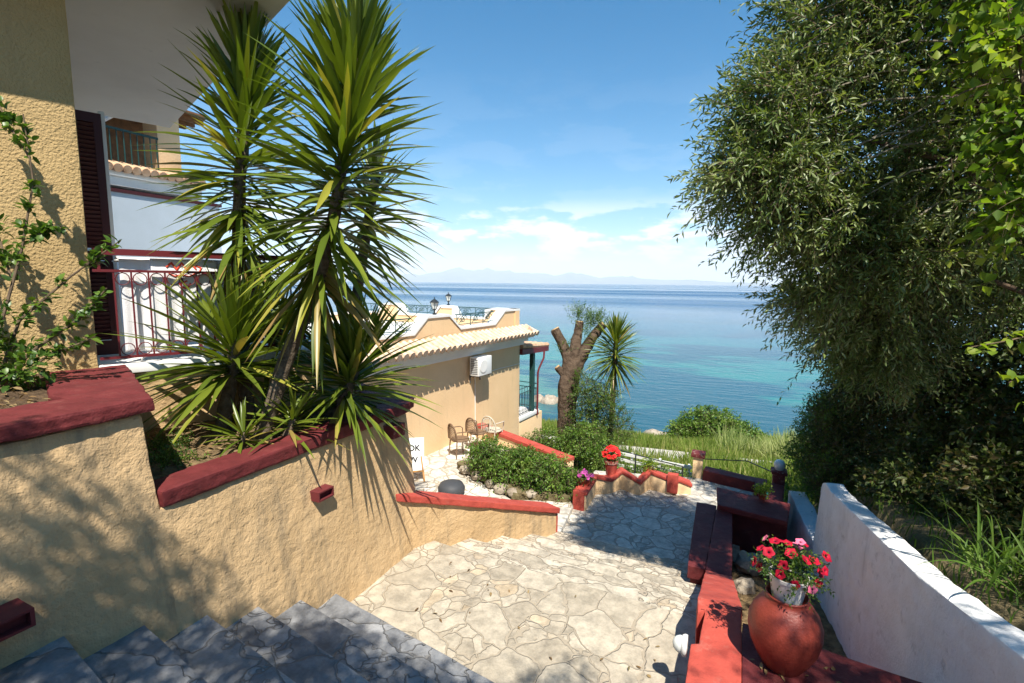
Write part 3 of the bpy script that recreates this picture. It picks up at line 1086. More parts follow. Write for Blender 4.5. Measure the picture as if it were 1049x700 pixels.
m_.hexa([(*(C_.xy), -4.36), (*((C_ + da * .03).xy), -4.36), (*((C_ + da * .03 - na * .224).xy), -4.36), (*((C_ - na * .224).xy), -4.36),
         (*(C_.xy), -3.843), (*((C_ + da * .03).xy), -3.843), (*((C_ + da * .03 - na * .224).xy), -3.843), (*((C_ - na * .224).xy), -3.843)])
m_.build('coping', M['red'], t3, bevel=0.012, sub=0.06, amp=0.007, nscale=4)

# ------------------------------------------------------------------ right-hand red parapet, benches and white walls
t4 = thing('parapet_wall', 'red painted parapet stepping down beside the stairs, with a ledge carrying the clay jar', 'wall', (-0.1, 4.4, -3.6))
m_ = MB()
m_.prism([(-0.22, 2.9), (0.16, 2.9), (0.16, 4.62), (-0.215, 4.62), (-0.2, 4.40), (-0.14, 4.46), (-0.155, 4.0), (-0.215, 3.97)], -4.0, -2.9)
m_.build('ledge_top', M['red'], t4, bevel=0.014, sub=0.06, amp=0.007, nscale=4)
m_ = MB()
m_.hexa([(-0.215, 4.622, -4.4), (0.17, 4.622, -4.4), (0.09, 6.56, -4.6), (-0.23, 6.56, -4.6),
         (-0.215, 4.622, -2.90), (0.17, 4.622, -2.90), (0.09, 6.56, -3.705), (-0.23, 6.56, -3.705)])
m_.build('sloping_section', M['red'], t4, bevel=0.014, sub=0.06, amp=0.007, nscale=4)
m_ = MB()
m_.prism([(0.162, 3.1), (1.49, 3.1), (1.49, 4.29), (0.162, 4.45)], -4.4, -2.903)
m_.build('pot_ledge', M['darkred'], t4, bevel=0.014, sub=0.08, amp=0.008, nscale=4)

t5 = thing('garden_bench', 'dark red masonry bench ending beside the walkway, in tree shade', 'bench', (-0.3, 7.6, -4.4))
m_ = MB()
m_.hexa([(-0.455, 6.60, -3.90), (-0.237, 6.60, -3.90), (-0.19, 8.72, -3.90), (-0.51, 8.72, -3.90),
         (-0.455, 6.60, -3.722), (-0.237, 6.60, -3.722), (-0.19, 8.72, -3.722), (-0.51, 8.72, -3.722)])
m_.hexa([(-0.235, 6.565, -3.90), (0.09, 6.565, -3.90), (0.05, 8.72, -3.90), (-0.188, 8.72, -3.90),
         (-0.235, 6.565, -3.71), (0.09, 6.565, -3.71), (0.05, 8.72, -3.71), (-0.188, 8.72, -3.71)])
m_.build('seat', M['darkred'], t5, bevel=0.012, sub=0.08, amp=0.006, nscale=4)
m_ = MB()
m_.hexa([(-0.42, 6.66, -4.5), (0.04, 6.66, -4.5), (0.0, 8.7, -4.5), (-0.47, 8.7, -4.5),
         (-0.42, 6.66, -3.902), (0.04, 6.66, -3.902), (0.0, 8.7, -3.902), (-0.47, 8.7, -3.902)])
m_.build('base', M['darkred'], t5, bevel=0.01, sub=0.1, amp=0.006)

t6 = thing('slab_wall', 'thick dark red slab lying across the end of the flower bed', 'wall', (0.35, 8.9, -4.4))
m_ = MB()
m_.prism([(-0.18, 8.50), (0.83, 8.33), (0.92, 9.08), (-0.22, 9.27)], -3.70, -3.61)
m_.build('top', M['darkred'], t6, bevel=0.012, sub=0.08, amp=0.006)
m_ = MB()
m_.prism([(-0.15, 8.76), (0.86, 8.6), (0.88, 9.0), (-0.17, 9.2)], -4.9, -3.702)
m_.build('base', M['darkred'], t6, bevel=0.01, sub=0.12, amp=0.006)

t7 = thing('kerb_wall', 'low dark red wall closing the far end of the walkway beside the cream pillar', 'wall', (0, 11.3, -4.4))
m_ = MB()
m_.prism([(-0.58, 11.42), (0.46, 11.2), (0.5, 11.5), (-0.54, 11.74)], -4.8, -4.12)
m_.prism([(0.44, 10.85), (0.66, 10.82), (0.70, 11.48), (0.502, 11.5), (0.462, 11.2)], -4.8, -4.118)
m_.build('wall', M['darkred'], t7, bevel=0.012, sub=0.1, amp=0.006)
t8 = thing('side_wall', 'dark red side wall running from the slab to the lamp post', 'wall', (0.7, 9.9, -4.4))
m_ = MB()
m_.prism([(0.56, 9.30), (0.80, 9.28), (0.94, 10.40), (0.72, 10.45)], -4.9, -3.8)
m_.build('wall', M['darkred'], t8, bevel=0.012, sub=0.1, amp=0.006)
t9 = thing('lamp_post', 'short red masonry post topped by a white globe lamp', 'post', (0.84, 10.6, -4.5))
m_ = MB()
m_.box(0.74, 0.95, 10.5, 10.72, -4.9, -3.64)
m_.build('post', M['darkred'], t9, bevel=0.012)
m_ = MB()
m_.box(0.705, 0.985, 10.465, 10.755, -3.64, -3.575)
m_.build('cap', M['darkred'], t9, bevel=0.012)
m_ = MB()
m_.lathe([(0.001, 0), (0.07, 0.004), (0.085, 0.03), (0.10, 0.09), (0.092, 0.15), (0.06, 0.19), (0.001, 0.20)], (0.845, 10.61, -3.575), 20)
m_.build('globe', M['glassshade'], t9, smooth=True)
t10 = thing('gate_pillar', 'squat cream pillar with a red cap at the far end of the walkway', 'pillar', (-0.7, 11.6, -4.5))
m_ = MB()
m_.box(-0.80, -0.60, 11.48, 11.70, -4.9, -3.86)
m_.build('shaft', M['peach'], t10, bevel=0.008)
m_ = MB()
m_.box(-0.845, -0.555, 11.435, 11.745, -3.86, -3.77)
m_.build('cap', M['darkred'], t10, bevel=0.012)

wl = thing('bulkhead_lamp', 'oval glass bulkhead lamp on the side of the red parapet', 'lamp', (-0.3, 4.03, -2.82))
m_ = MB()
m_.lathe([(0.075, -0.02), (0.078, 0.0), (0.07, 0.02), (0.05, 0.03)], (0, 0, 0), 20)
body_pts = m_.v
m_.v = [(-0.245 - z - 0.02, 4.02 + y * 0.9, -2.99 + 0.02 + x * 1.2) for x, y, z in body_pts]
m_.build('rim', M['trimwhite'], wl, smooth=True)
m_ = MB()
m_.lathe([(0.06, 0.0), (0.062, 0.03), (0.05, 0.06), (0.03, 0.08), (0.001, 0.088)], (0, 0, 0), 20)
m_.v = [(-0.275 - z, 4.02 + y * 0.9, -2.97 + x * 1.2) for x, y, z in m_.v]
m_.build('glass', M['glassshade'], wl, smooth=True)

t11 = thing('boundary_wall', 'white limewashed wall sloping down beside the clay jar', 'wall', (1.5, 5.5, -3.6), group='white boundary walls')
m_ = MB()
prf = [(8.02, -2.80), (7.9, -2.74), (7.55, -2.74), (7.45, -2.72), (4.85, -2.36), (3.5, -2.06), (0.5, -1.4)]


def w2n(s):
    return 1.49 + (s - 4.28) * -0.08


lft = [[(w2n(s) - 0.0, s, z), (w2n(s) - 0.06, s + (0.35 if s > 8 else 0), -4.7), (w2n(s) + 0.30, s + (0.35 if s > 8 else 0), -4.7), (w2n(s) + 0.23, s, z + 0.01)] for s, z in prf]
m_.loft(lft)
m_.build('wall', M['white'], t11, bevel=0.02, sub=0.09, amp=0.016, nscale=3)
t12 = thing('boundary_wall', 'lower white limewashed wall further down, beyond the flower bed', 'wall', (1.2, 9.6, -4.6), group='white boundary walls')
m_ = MB()
m_.hexa([(1.26, 8.0, -5.2), (1.02, 10.95, -5.2), (1.38, 10.95, -5.2), (1.62, 8.0, -5.2),
         (1.30, 8.0, -4.02), (1.06, 10.9, -4.06), (1.34, 10.9, -4.04), (1.60, 8.0, -4.0)])
m_.build('wall', M['white'], t12, bevel=0.02, sub=0.12, amp=0.015, nscale=3)
# bed between the parapet and the white wall
m_ = MB()
m_.prism([(0.1, 4.46), (1.45, 4.3), (1.25, 8.1), (1.2, 8.6), (-0.05, 8.6)], [-4.8] * 5, [-3.9, -3.9, -4.35, -4.4, -4.4])
b_ = m_.build('flower_bed_earth', M['soil'], None, bevel=0.005, sub=0.12, amp=0.05, nscale=4)
tag(b_, kind='structure')
for i, (x, y, z, r, q) in enumerate([(0.34, 7.9, -4.18, 0.22, 1), (0.62, 8.15, -4.2, 0.2, 2), (0.25, 7.2, -4.2, 0.16, 3)]):
    bm = MB()
    bm.lathe([(0.01, -r * .6), (r * .8, -r * .5), (r, 0), (r * .75, r * .5), (0.01, r * .62)], (x, y, z), 14)
    o = bm.build('boulder', M['stone'], None, bevel=0.0, sub=0.06, amp=0.05, nscale=5)
    tag(o, ['rounded pale boulder lying in the flower bed by the dark bench', 'pale boulder lying under the red slab wall', 'small boulder lying in the narrow bed nearest the parapet slope'][i], 'boulder')

# zigzag red and cream wall left of the walkway
t13 = thing('zigzag_wall', 'cream zigzag wall with red coping edging the far walkway', 'wall', (-1.8, 9.8, -4.4))
zz = [(-2.73, 8.79), (-2.50, 8.80), (-2.52, 9.60), (-2.26, 9.80), (-2.12, 10.10), (-1.70, 9.96), (-1.56, 10.36), (-1.14, 10.30), (-0.98, 10.42), (-0.74, 10.50)]
bk = [(-2.73, 8.79), (-2.75, 9.6), (-2.5, 10.1), (-2.2, 10.4), (-1.65, 10.62), (-0.74, 10.72)]
zt = [-3.97, -3.97, -3.93, -4.03, -3.93, -4.05, -3.93, -4.02, -4.02, -4.12]
core = [(-2.66, 8.86), (-2.53, 8.86)] + [(x - 0.03, y + 0.02) for x, y in zz[2:]]
m_ = MB()


def ribbon(mb, front, width, z0, z1, skip=()):
    """Wall following a polyline; width measured to the left of travel."""
    n = len(front)
    offp = []
    for i, (x, y) in enumerate(front):
        a = front[max(i - 1, 0)]
        b = front[min(i + 1, n - 1)]
        d = Vector((b[0] - a[0], b[1] - a[1])).normalized()
        offp.append((x - d.y * width, y + d.x * width))
    zb = z0 if hasattr(z0, '__len__') else [z0] * n
    zt_ = z1 if hasattr(z1, '__len__') else [z1] * n
    mb.loft([[(front[i][0], front[i][1], zb[i]), (front[i][0], front[i][1], zt_[i]), (offp[i][0], offp[i][1], zt_[i]), (offp[i][0], offp[i][1], zb[i])] for i in range(n)])


seg = zz[1:]
ribbon(m_, seg, 0.2, -4.9, [z - 0.07 for z in zt[1:]])
m_.build('wall', M['peach'], t13, bevel=0.006, sub=0.12, amp=0.004)
m_ = MB()
segc = [(x + 0.025, y - 0.02) for x, y in zz[1:]]
ribbon(m_, segc, 0.25, [z - 0.068 for z in zt[1:]], zt[1:])
m_.box(-2.755, -2.53, 8.76, 9.0, -4.36, -3.968)
m_.box(-1.20, -0.99, 10.26, 10.40, -4.30, -3.90)
m_.build('coping', M['red'], t13, bevel=0.012, sub=0.08, amp=0.005)

# ------------------------------------------------------------------ house A (near left)
hA = thing('near_house', 'ochre house at the left edge with an overhanging white soffit and a balcony', 'house', (-5.8, 2.65, -0.9), rz=-R(22))
# local axes: +y along the balcony front, +x outwards
m_ = MB()
m_.box(-6, 0.0, -8, 0.0, -3.2, 6.5)
m_.build('wall', M['orangepeel'], hA, local=True, bevel=0.02, sub=0.5, amp=0.006)
m_ = MB()
m_.box(-4.6, -0.02, 0.002, 2.7, -3.2, -0.07)
m_.build('balcony_base', M['stucco'], hA, local=True, bevel=0.01, sub=0.12, amp=0.014)
m_ = MB()
m_.box(-4.6, 0.05, 0.004, 2.75, -0.065, 0.03)
m_.build('balcony_floor', M['trimwhite'], hA, local=True, bevel=0.012)
m_ = MB()
m_.prism([(-5.2, -7.9), (0.68, -7.9), (0.68, -0.2), (0.84, 0.05), (0.84, 1.72), (-5.2, 1.58)], 3.75, 3.95)
sf = m_.build('eaves_soffit', M['soffit'], hA, local=True)
m_ = MB()
for i in range(34):
    y = -6.2 + i * 0.235
    pts = [(0.93, y, 3.97), (0.4, y, 4.13), (-1.5, y, 4.75)]
    if y < -0.3:
        pts = [(0.64, y, 3.97), (0.2, y, 4.1), (-1.5, y, 4.75)]
    m_.tube(pts, [0.105, 0.1, 0.1], 8)
for i in range(14):
    x = 0.7 - i * 0.42
    m_.tube([(x + 0.25, 1.69, 4.0 + (0.84 - x) * 0.33 - .06), (x - 0.22, 1.66, 4.12 + (0.84 - x) * 0.33)], [0.11, 0.09], 8)
m_.build('roof_tiles', M['tile'], hA, local=True, smooth=True)
m_ = MB()
m_.box(-5.2, 0.5, -7.8, 1.5, 3.952, 4.0)
m_.build('roof_deck', M['tile'], hA, local=True)
# shutter leaf standing open at the end wall, seen face on
sh = MB()
sx = -0.75
ty, by = 2.66, 0.05
for (y0, y1, z0, z1) in ((-0.1, -0.03, by, ty), (0.17, 0.24, by, ty), (-0.03, 0.17, by, by + 0.16), (-0.03, 0.17, ty - 0.1, ty), (-0.03, 0.17, 1.1, 1.2)):
    sh.box(sx - 0.022, sx + 0.022, y0, y1, z0, z1)
z = by + 0.18
while z < ty - 0.12:
    if not 1.08 < z < 1.2:
        sh.hexa([(sx - .02, -.03, z), (sx + .0, -.03, z - .012), (sx + .0, .17, z - .012), (sx - .02, .17, z), (sx + .0, -.03, z + .034), (sx + .018, -.03, z + .02), (sx + .018, .17, z + .02), (sx + 0, .17, z + .034)])
    z += 0.046
shu = sh.build('shutter', M['shutter'], hA, local=True)
m_ = MB()
m_.box(-0.80, -0.775, 0.22, 0.275, 0.03, 2.7)
m_.build('door_frame', M['trimwhite'], hA, local=True)
# railing
rl = MB()
LEN = 2.45
rl.box(-0.03, -0.006, 0.02, LEN, 0.085, 0.112)
rl.box(-0.03, -0.006, 0.02, LEN, 0.965, 0.992)
k = 0
y = 0.18
while y < LEN:
    rl.box(-0.026, -0.010, y - 0.008, y + 0.008, 0.112, 0.965)
    for (cz, sgn) in ((0.965 - 0.066, 1), (0.112 + 0.066, -1)):
        c = y + 0.0715
        pts = []
        for q in range(13):
            a = math.pi * (0.18 + 0.64 * q / 12) * 1 if False else 2 * math.pi * q / 12
            pts.append((-0.018, c + 0.058 * math.cos(a), cz + 0.062 * math.sin(a)))
        rl.tube(pts, 0.0055, 5)
    y += 0.143
rail = rl.build('balcony_railing', M['redmetal'], hA, local=True)
m_ = MB()
m_.box(-0.075, -0.025, 0.03, LEN, 1.135, 1.20)
for yy in (0.06, 1.25, LEN - 0.05):
    m_.box(-0.05, -0.03, yy, yy + 0.025, 0.992, 1.135)
m_.build('handrail', M['redmetal'], rail, local=True)

# towels on a folding rack on the balcony
rk = thing('drying_rack', 'white wire drying rack with crossed legs on the balcony', 'drying rack', (-5.8, 2.65, -0.9), rz=-R(22))
m_ = MB()
for x in (-0.16, -0.62):
    m_.bar((x, 0.22, 1.09), (x, 1.75, 1.09), 0.008)
for q in range(6):
    m_.bar((-0.16 - 0.092 * q, 0.22, 1.094), (-0.16 - 0.092 * q, 1.75, 1.094), 0.004)
for yy in (0.24, 1.0, 1.73):
    m_.bar((-0.14, yy, 1.09), (-0.64, yy, 1.09), 0.007)
m_.build('rack_top', M['trimwhite'], rk, local=True)
m_ = MB()
m_.bar((-0.10, 0.36, 0.95), (-0.10, 1.15, 0.04), 0.009)
m_.bar((-0.115, 1.15, 0.95), (-0.115, 0.36, 0.04), 0.009)
m_.bar((-0.64, 0.36, 1.08), (-0.64, 1.15, 0.04), 0.009)
m_.bar((-0.655, 1.15, 1.08), (-0.655, 0.36, 0.04), 0.009)
m_.build('legs', M['trimwhite'], rk, local=True)


def towel(y0, y1, zb, ph, x0, label, printed=False):
    tw = thing('towel', label, 'towel', (-5.8, 2.65, -0.9), rz=-R(22), group='towels drying on the rack')
    nu, nv = 46, 44
    V, F = [], []
    for j in range(nv + 1):
        v = j / nv
        for i in range(nu + 1):
            u = i / nu
            y = y0 + (y1 - y0) * u
            if v < 0.30:
                q = v / 0.30
                x, z = -0.60 + (x0 + 0.60) * q, 1.115 - 0.012 * math.sin(q * math.pi * 3)
            else:
                q = (v - 0.30) / 0.70
                x = x0 + 0.03 * min(1, q * 6)
                z = 1.11 - (1.11 - zb) * q
                wv = math.sin(u * 9 + ph) + 0.6 * math.sin(u * 21 + ph * 2)
                x += (0.004 + 0.010 * q) * wv
                y += 0.012 * q * math.sin(u * 7 + ph) - 0.02 * q
                z += 0.012 * math.sin(u * 5 + ph) * q
            V.append((x, y, z))
    for j in range(nv):
        for i in range(nu):
            a = j * (nu + 1) + i
            F.append((a, a + 1, a + nu + 2, a + nu + 1))
    c = np_mesh('cloth', V, F, M['towel'], tw, smooth=True, local=True)
    md = c.modifiers.new('thick', 'SOLIDIFY')
    md.thickness = 0.006
    if printed:
        pm = MB()

        def pt(u, v):
            # nearest point of the cloth, pushed a few millimetres out
            i = min(nu - 1, max(0, int(u * nu)))
            j = min(nv - 1, max(0, int(v * nv)))
            a = Vector(V[j * (nu + 1) + i])
            du = Vector(V[j * (nu + 1) + i + 1]) - a
            dv = Vector(V[(j + 1) * (nu + 1) + i]) - a
            return a + du * (u * nu - i) + dv * (v * nv - j) + Vector((0.010, 0, 0.008))
        for (pts, w) in (
            ([(.22, .37), (.30, .33), (.37, .39), (.45, .33), (.52, .39), (.60, .34), (.66, .38)], 0.016),
            ([(.25, .42), (.34, .445), (.44, .43), (.55, .445), (.64, .42)], 0.012),
            ([(.66, .35), (.74, .37), (.70, .41), (.62, .41)], 0.012),
            ([(.40, .50), (.44, .53), (.49, .545), (.54, .53), (.57, .50)], 0.014),
            ([(.43, .48), (.47, .495), (.52, .48)], 0.012),
        ):
            path = []
            for a, b in zip(pts[:-1], pts[1:]):
                for q in range(5):
                    path.append(pt(a[0] + (b[0] - a[0]) * q / 5, a[1] + (b[1] - a[1]) * q / 5))
            path.append(pt(*pts[-1]))
            pm.tube(path, w * 0.6, 6)
        pm.build('print', M['redprint'], tw, local=True, smooth=True)
    return tw


towel(0.24, 0.62, 0.13, 0.4, -0.13, 'plain white towel hanging nearest the shutter on the balcony rack')
towel(0.50, 1.12, 0.22, 1.7, -0.105, 'white towel with a red printed scrawl on the balcony rack', True)
towel(1.08, 1.70, 0.15, 3.1, -0.13, 'white towel half hidden behind the yucca leaves on the balcony rack')

# ------------------------------------------------------------------ house C, seen through the gap over the balcony
hC = thing('upper_house', 'far cream house with tiled ledge, green railing and timber roof, seen over the balcony', 'house', (-13.6, 7.05, 0.12))
# local axes parallel to the world's; x = 0 is the front, y = 2 the sea end
m_ = MB()
m_.box(-6, -0.3, -6, 1.9, -5, 2.05)
m_.build('wall', M['trimwhite'], hC, local=True, bevel=0.01)
m_ = MB()
m_.box(-6, -0.05, -6, 1.94, 2.08, 2.30)
m_.box(-6, 0.03, -6, 2.0, 2.301, 2.42)
m_.build('cornice', M['trimwhite'], hC, local=True, bevel=0.02)
m_ = MB()
for i in range(34):
    m_.tube([(0.14, 1.85 - i * 0.2, 2.47), (-0.5, 1.85 - i * 0.2, 2.66)], [0.10, 0.09], 10)
for i in range(8):
    m_.tube([(-0.2 - i * 0.2, 2.1, 2.47), (-0.2 - i * 0.2, 1.6, 2.64)], [0.10, 0.09], 10)
m_.build('ledge_tiles', M['tile'], hC, local=True, smooth=True)
m_ = MB()
m_.box(-5.5, -0.3, -6, 1.8, 2.421, 2.56)
m_.build('upper_floor', M['trimwhite'], hC, local=True)
m_ = MB()
m_.box(-0.95, -0.35, 1.05, 1.62, 2.56, 5.0)
m_.build('pillar', M['peach'], hC, local=True, bevel=0.01)
m_ = MB()
m_.box(-6.5, -3.4, -6, 3.2, 2.56, 5.2)
m_.build('upper_wall', M['wood'], hC, local=True)
m_ = MB()
for i in range(18):
    m_.box(-5.5, 0.1, -5.9 + i * 0.42, -5.8 + i * 0.42, 4.55, 4.72)
m_.box(-6.5, 0.2, -6.2, 1.7, 4.72, 4.78)
m_.box(-6.5, -1.4, 1.702, 3.2, 4.72, 4.78)
for i in range(12):
    m_.box(-6.4 + i * 0.42, -6.3 + i * 0.42, 1.3, 3.2, 4.56, 4.715)
m_.build('timber_roof', M['wood'], hC, local=True)
m_ = MB()
m_.bar((-0.6, 1.0, 4.5), (-0.7, -0.1, 3.6), 0.06)
m_.build('roof_brace', M['trimwhite'], hC, local=True)
m_ = MB()
m_.box(-0.36, -0.32, -6.0, 1.05, 3.45, 3.50)
m_.box(-0.36, -0.32, -6.0, 1.05, 2.66, 2.70)
y = -5.9
while y < 1.05:
    m_.box(-0.35, -0.33, y, y + 0.02, 2.7, 3.45)
    y += 0.15
m_.build('railing', M['greeniron'], hC, local=True)
m_ = MB()
m_.box(-0.04, 0.0, -5.8, 2.38, -1.2, 1.92)
m_.build('wind_screen', M['panel'], hC, local=True)
m_ = MB()
m_.box(-0.08, 0.04, -5.8, 2.43, 1.92, 2.0)
m_.build('screen_rail', M['shutter'], hC, local=True)

# ------------------------------------------------------------------ house B (villa below)
RB = -R(5)
hB = thing('terrace_villa', 'peach villa with a wavy white-capped roof terrace and tiled eaves', 'house', (-6.45, 14.44, 0), rz=RB)
m_ = MB()
m_.box(-7.5, 0, -9.5, 0, -6.5, -1.5)
m_.build('wall', M['peach'], hB, local=True, bevel=0.008, sub=0.6, amp=0.004)
m_ = MB()
m_.box(-6.0, -0.002, 0.003, 1.70, -7.5, -4.55)
m_.build('balcony_base', M['peach'], hB, local=True, bevel=0.008)
m_ = MB()
# moulded cornice along the front and the sea end
for (o0, z0, z1) in ((0.10, -1.98, -1.86), (0.20, -1.86, -1.74), (0.33, -1.74, -1.66)):
    m_.box(-7.5, o0, -9.5, o0, z0, z1)
m_.build('cornice', M['trimwhite'], hB, local=True, bevel=0.01)
m_ = MB()
nT = 46
for i in range(nT):
    y = 0.36 - i * 0.215
    j = random.uniform(-0.01, 0.01)
    m_.tube([(0.47 + j, y, -1.62), (0.30, y, -1.555), (-0.02, y, -1.40)], [0.088, 0.085, 0.08], 8)
for i in range(30):
    x = 0.25 - i * 0.215
    m_.tube([(x, 0.47, -1.62), (x, 0.30, -1.555), (x, -0.02, -1.40)], [0.088, 0.085, 0.08], 8)
m_.hexa([(-7.5, 0.40, -1.66), (0.42, 0.40, -1.66), (0.42, -9.5, -1.66), (-7.5, -9.5, -1.66), (-7.5, 0.40, -1.63), (0.42, 0.40, -1.63), (-0.02, -9.5, -1.47), (-7.5, -9.5, -1.47)]) if False else None
m_.loft([[(0.42, y, -1.655), (0.42, y, -1.635), (-0.03, y, -1.43), (-0.03, y, -1.655)] for y in (-9.5, 0.42)])
m_.loft([[(x, 0.42, -1.655), (x, 0.42, -1.635), (x, -0.03, -1.43), (x, -0.03, -1.655)] for x in (-7.5, 0.42)])
m_.build('eaves_tiles', M['tilepale'], hB, local=True, smooth=True)

front_prof = [(-9.5, -1.2), (-5.03, -1.2), (-4.55, -0.83), (-3.69, -0.83), (-3.2, -1.2), (-1.45, -1.2), (-0.9, -0.83), (0.0, -0.83)]
end_prof = [(0.0, -0.83), (-0.85, -0.83), (-1.15, -1.15), (-2.25, -1.15), (-2.48, -0.83), (-2.95, -0.80), (-3.25, -1.15), (-4.62, -1.15), (-4.95, -0.80), (-5.55, -0.80), (-5.9, -1.15), (-7.5, -1.15)]


def parapet(prof, along_y, inner, outer, z0, cap):
    mb, cp = MB(), MB()
    for (a, za), (b, zb) in zip(prof[:-1], prof[1:]):
        for mbx, o0, o1, lo, hi in ((mb, inner, outer, None, -0.05), (cp, inner - 0.03, outer + 0.03, -0.048, 0.015)):
            def P(q, o, z):
                return (o, q, z) if along_y else (q, o, z)
            l0, l1 = (z0, z0) if lo is None else (za + lo, zb + lo)
            mbx.hexa([P(a, o0, l0), P(b, o0, l0), P(b, o1, l1) if False else P(b, o1, l1), P(a, o1, l0), P(a, o0, za + hi), P(b, o0, zb + hi), P(b, o1, zb + hi), P(a, o1, za + hi)])
    return mb, cp


mb1, cp1 = parapet(front_prof, True, -0.30, -0.05, -1.5, 0)
mb2, cp2 = parapet(end_prof, False, -0.30, -0.05, -1.5, 0)
mb3, cp3 = parapet([(-9.5, -1.2), (0, -1.2)], True, -7.5, -7.25, -1.5, 0)
for q in (mb2, mb3):
    mb1.add(q.v, q.f)
for q in (cp2, cp3):
    cp1.add(q.v, q.f)
pp = mb1.build('parapet', M['peach'], hB, local=True)
cp1.build('coping', M['trimwhite'], pp, local=True)
m_ = MB()
m_.box(-7.3, -0.25, -9.5, -0.25, -1.60, -1.46)
m_.build('roof_deck', M['trimwhite'], hB, local=True)


def scroll(mb, f, a, b, z0, z1, r=0.012):
    """Iron railing panel from a to b: rails, uprights and scrolls; f maps (q, z) to a point."""
    mb.tube([f(a, z1), f((a + b) / 2, z1), f(b, z1)], r * 1.3, 6)
    mb.tube([f(a, z0 + .05), f(b, z0 + .05)], r, 5)
    n = max(1, int((b - a) / 0.5))
    for i in range(n):
        c = a + (b - a) * (i + 0.5) / n
        h = (z1 - z0) * 0.46
        zc = (z0 + z1) / 2 + 0.02
        for s in (-1, 1):
            pts = [f(c + s * (0.03 + 0.17 * (1 - q / 14) * math.cos(q * 0.62) + .03), zc + h * (1 - q / 18) * math.sin(q * 0.62) * 0.8) for q in range(14)]
            mb.tube(pts, r * 0.8, 5)
        mb.bar(f(c - 0.25, z0), f(c - 0.25, z1), r, 5)
        mb.bar(f(c - 0.2, z0 + .05), f(c + .22, z1), r * .7, 5)


def railing(f, a, b, z0, z1):
    mb = MB()
    scroll(mb, f, a, b, z0, z1)
    mb.build('terrace_railing', M['greeniron'], hB, local=True, smooth=True)


for a, b in ((-9.3, -5.0), (-3.25, -1.35)):
    railing(lambda q, z: (-0.17, q, z), a, b, -1.18, -0.86)
for a, b in ((-2.35, -1.05), (-4.7, -3.2), (-7.3, -5.85)):
    railing(lambda q, z: (q, -0.17, z), a, b, -1.13, -0.84)


def lantern(x, y, z):
    mb = MB()
    mb.lathe([(0.05, 0), (0.05, 0.03), (0.02, 0.04), (0.02, 0.10), (0.045, 0.12), (0.05, 0.14)], (x, y, z), 8)
    mb.lathe([(0.12, 0.30), (0.115, 0.315), (0.05, 0.37), (0.012, 0.39), (0.012, 0.43), (0.001, 0.44)], (x, y, z), 8)
    for q in range(4):
        a = q * math.pi / 2 + 0.6
        mb.bar((x + .05 * math.cos(a), y + .05 * math.sin(a), z + .13), (x + .10 * math.cos(a), y + .10 * math.sin(a), z + .31), 0.007, 4)
    o = mb.build('lantern', M['iron'], hB, local=True)
    g = MB()
    g.lathe([(0.001, 0.145), (0.045, 0.145), (0.09, 0.298), (0.001, 0.299)], (x, y, z), 8)
    g.build('lantern_glass', M['glassshade'], o, local=True)


lantern(-0.17, -4.12, -0.81)
lantern(-2.75, -0.17, -0.78)
# sea-side balcony
m_ = MB()
m_.box(-6.0, 0.03, 0.003, 1.42, -4.548, -4.42)
m_.build('balcony_floor', M['trimwhite'], hB, local=True, bevel=0.01)
m_ = MB()
m_.box(-0.14, 0.0, 0.95, 1.09, -4.42, -2.38)
m_.build('balcony_post', M['greeniron'], hB, local=True)
m_ = MB()
m_.hexa([(-6, 0.003, -2.32), (0.1, 0.003, -2.32), (0.1, 1.95, -2.40), (-6, 1.95, -2.40), (-6, 0.003, -2.14), (0.1, 0.003, -2.14), (0.1, 1.95, -2.24), (-6, 1.95, -2.24)])
br_ = m_.build('balcony_roof', M['redmetal'], hB, local=True)
m_ = MB()
for i in range(26):
    m_.tube([(0.0 - i * 0.22, 0.1, -2.05), (0.0 - i * 0.22, 2.02, -2.2)], [0.09, 0.09], 8)
m_.build('balcony_roof_tiles', M['tile'], br_, local=True, smooth=True)
m_ = MB()
m_.tube([(0.12, 1.55, -2.35), (0.13, 1.5, -2.6), (0.05, 1.30, -2.95), (0.03, 1.26, -3.1), (0.03, 1.26, -4.6)], 0.035, 8)
m_.build('downpipe', M['redmetal'], hB, local=True, smooth=True)
m_ = MB()
for (a, b) in (((-0.06, 0.03), (-0.06, 0.95)), ((-0.1, 1.36), (-5.9, 1.36)), ((-0.06, 1.09), (-0.06, 1.36))):
    for z in (-3.50, -3.66, -4.34):
        m_.bar((a[0], a[1], z), (b[0], b[1], z), 0.013, 5)
    d = Vector((b[0] - a[0], b[1] - a[1], 0))
    n = int(d.length / 0.11) + 1
    for i in range(n + 1):
        p = Vector((a[0], a[1], 0)) + d * i / n
        m_.bar((p.x, p.y, -4.42), (p.x, p.y, -3.66), 0.008, 4)
m_.build('balcony_railing', M['iron'], hB, local=True)

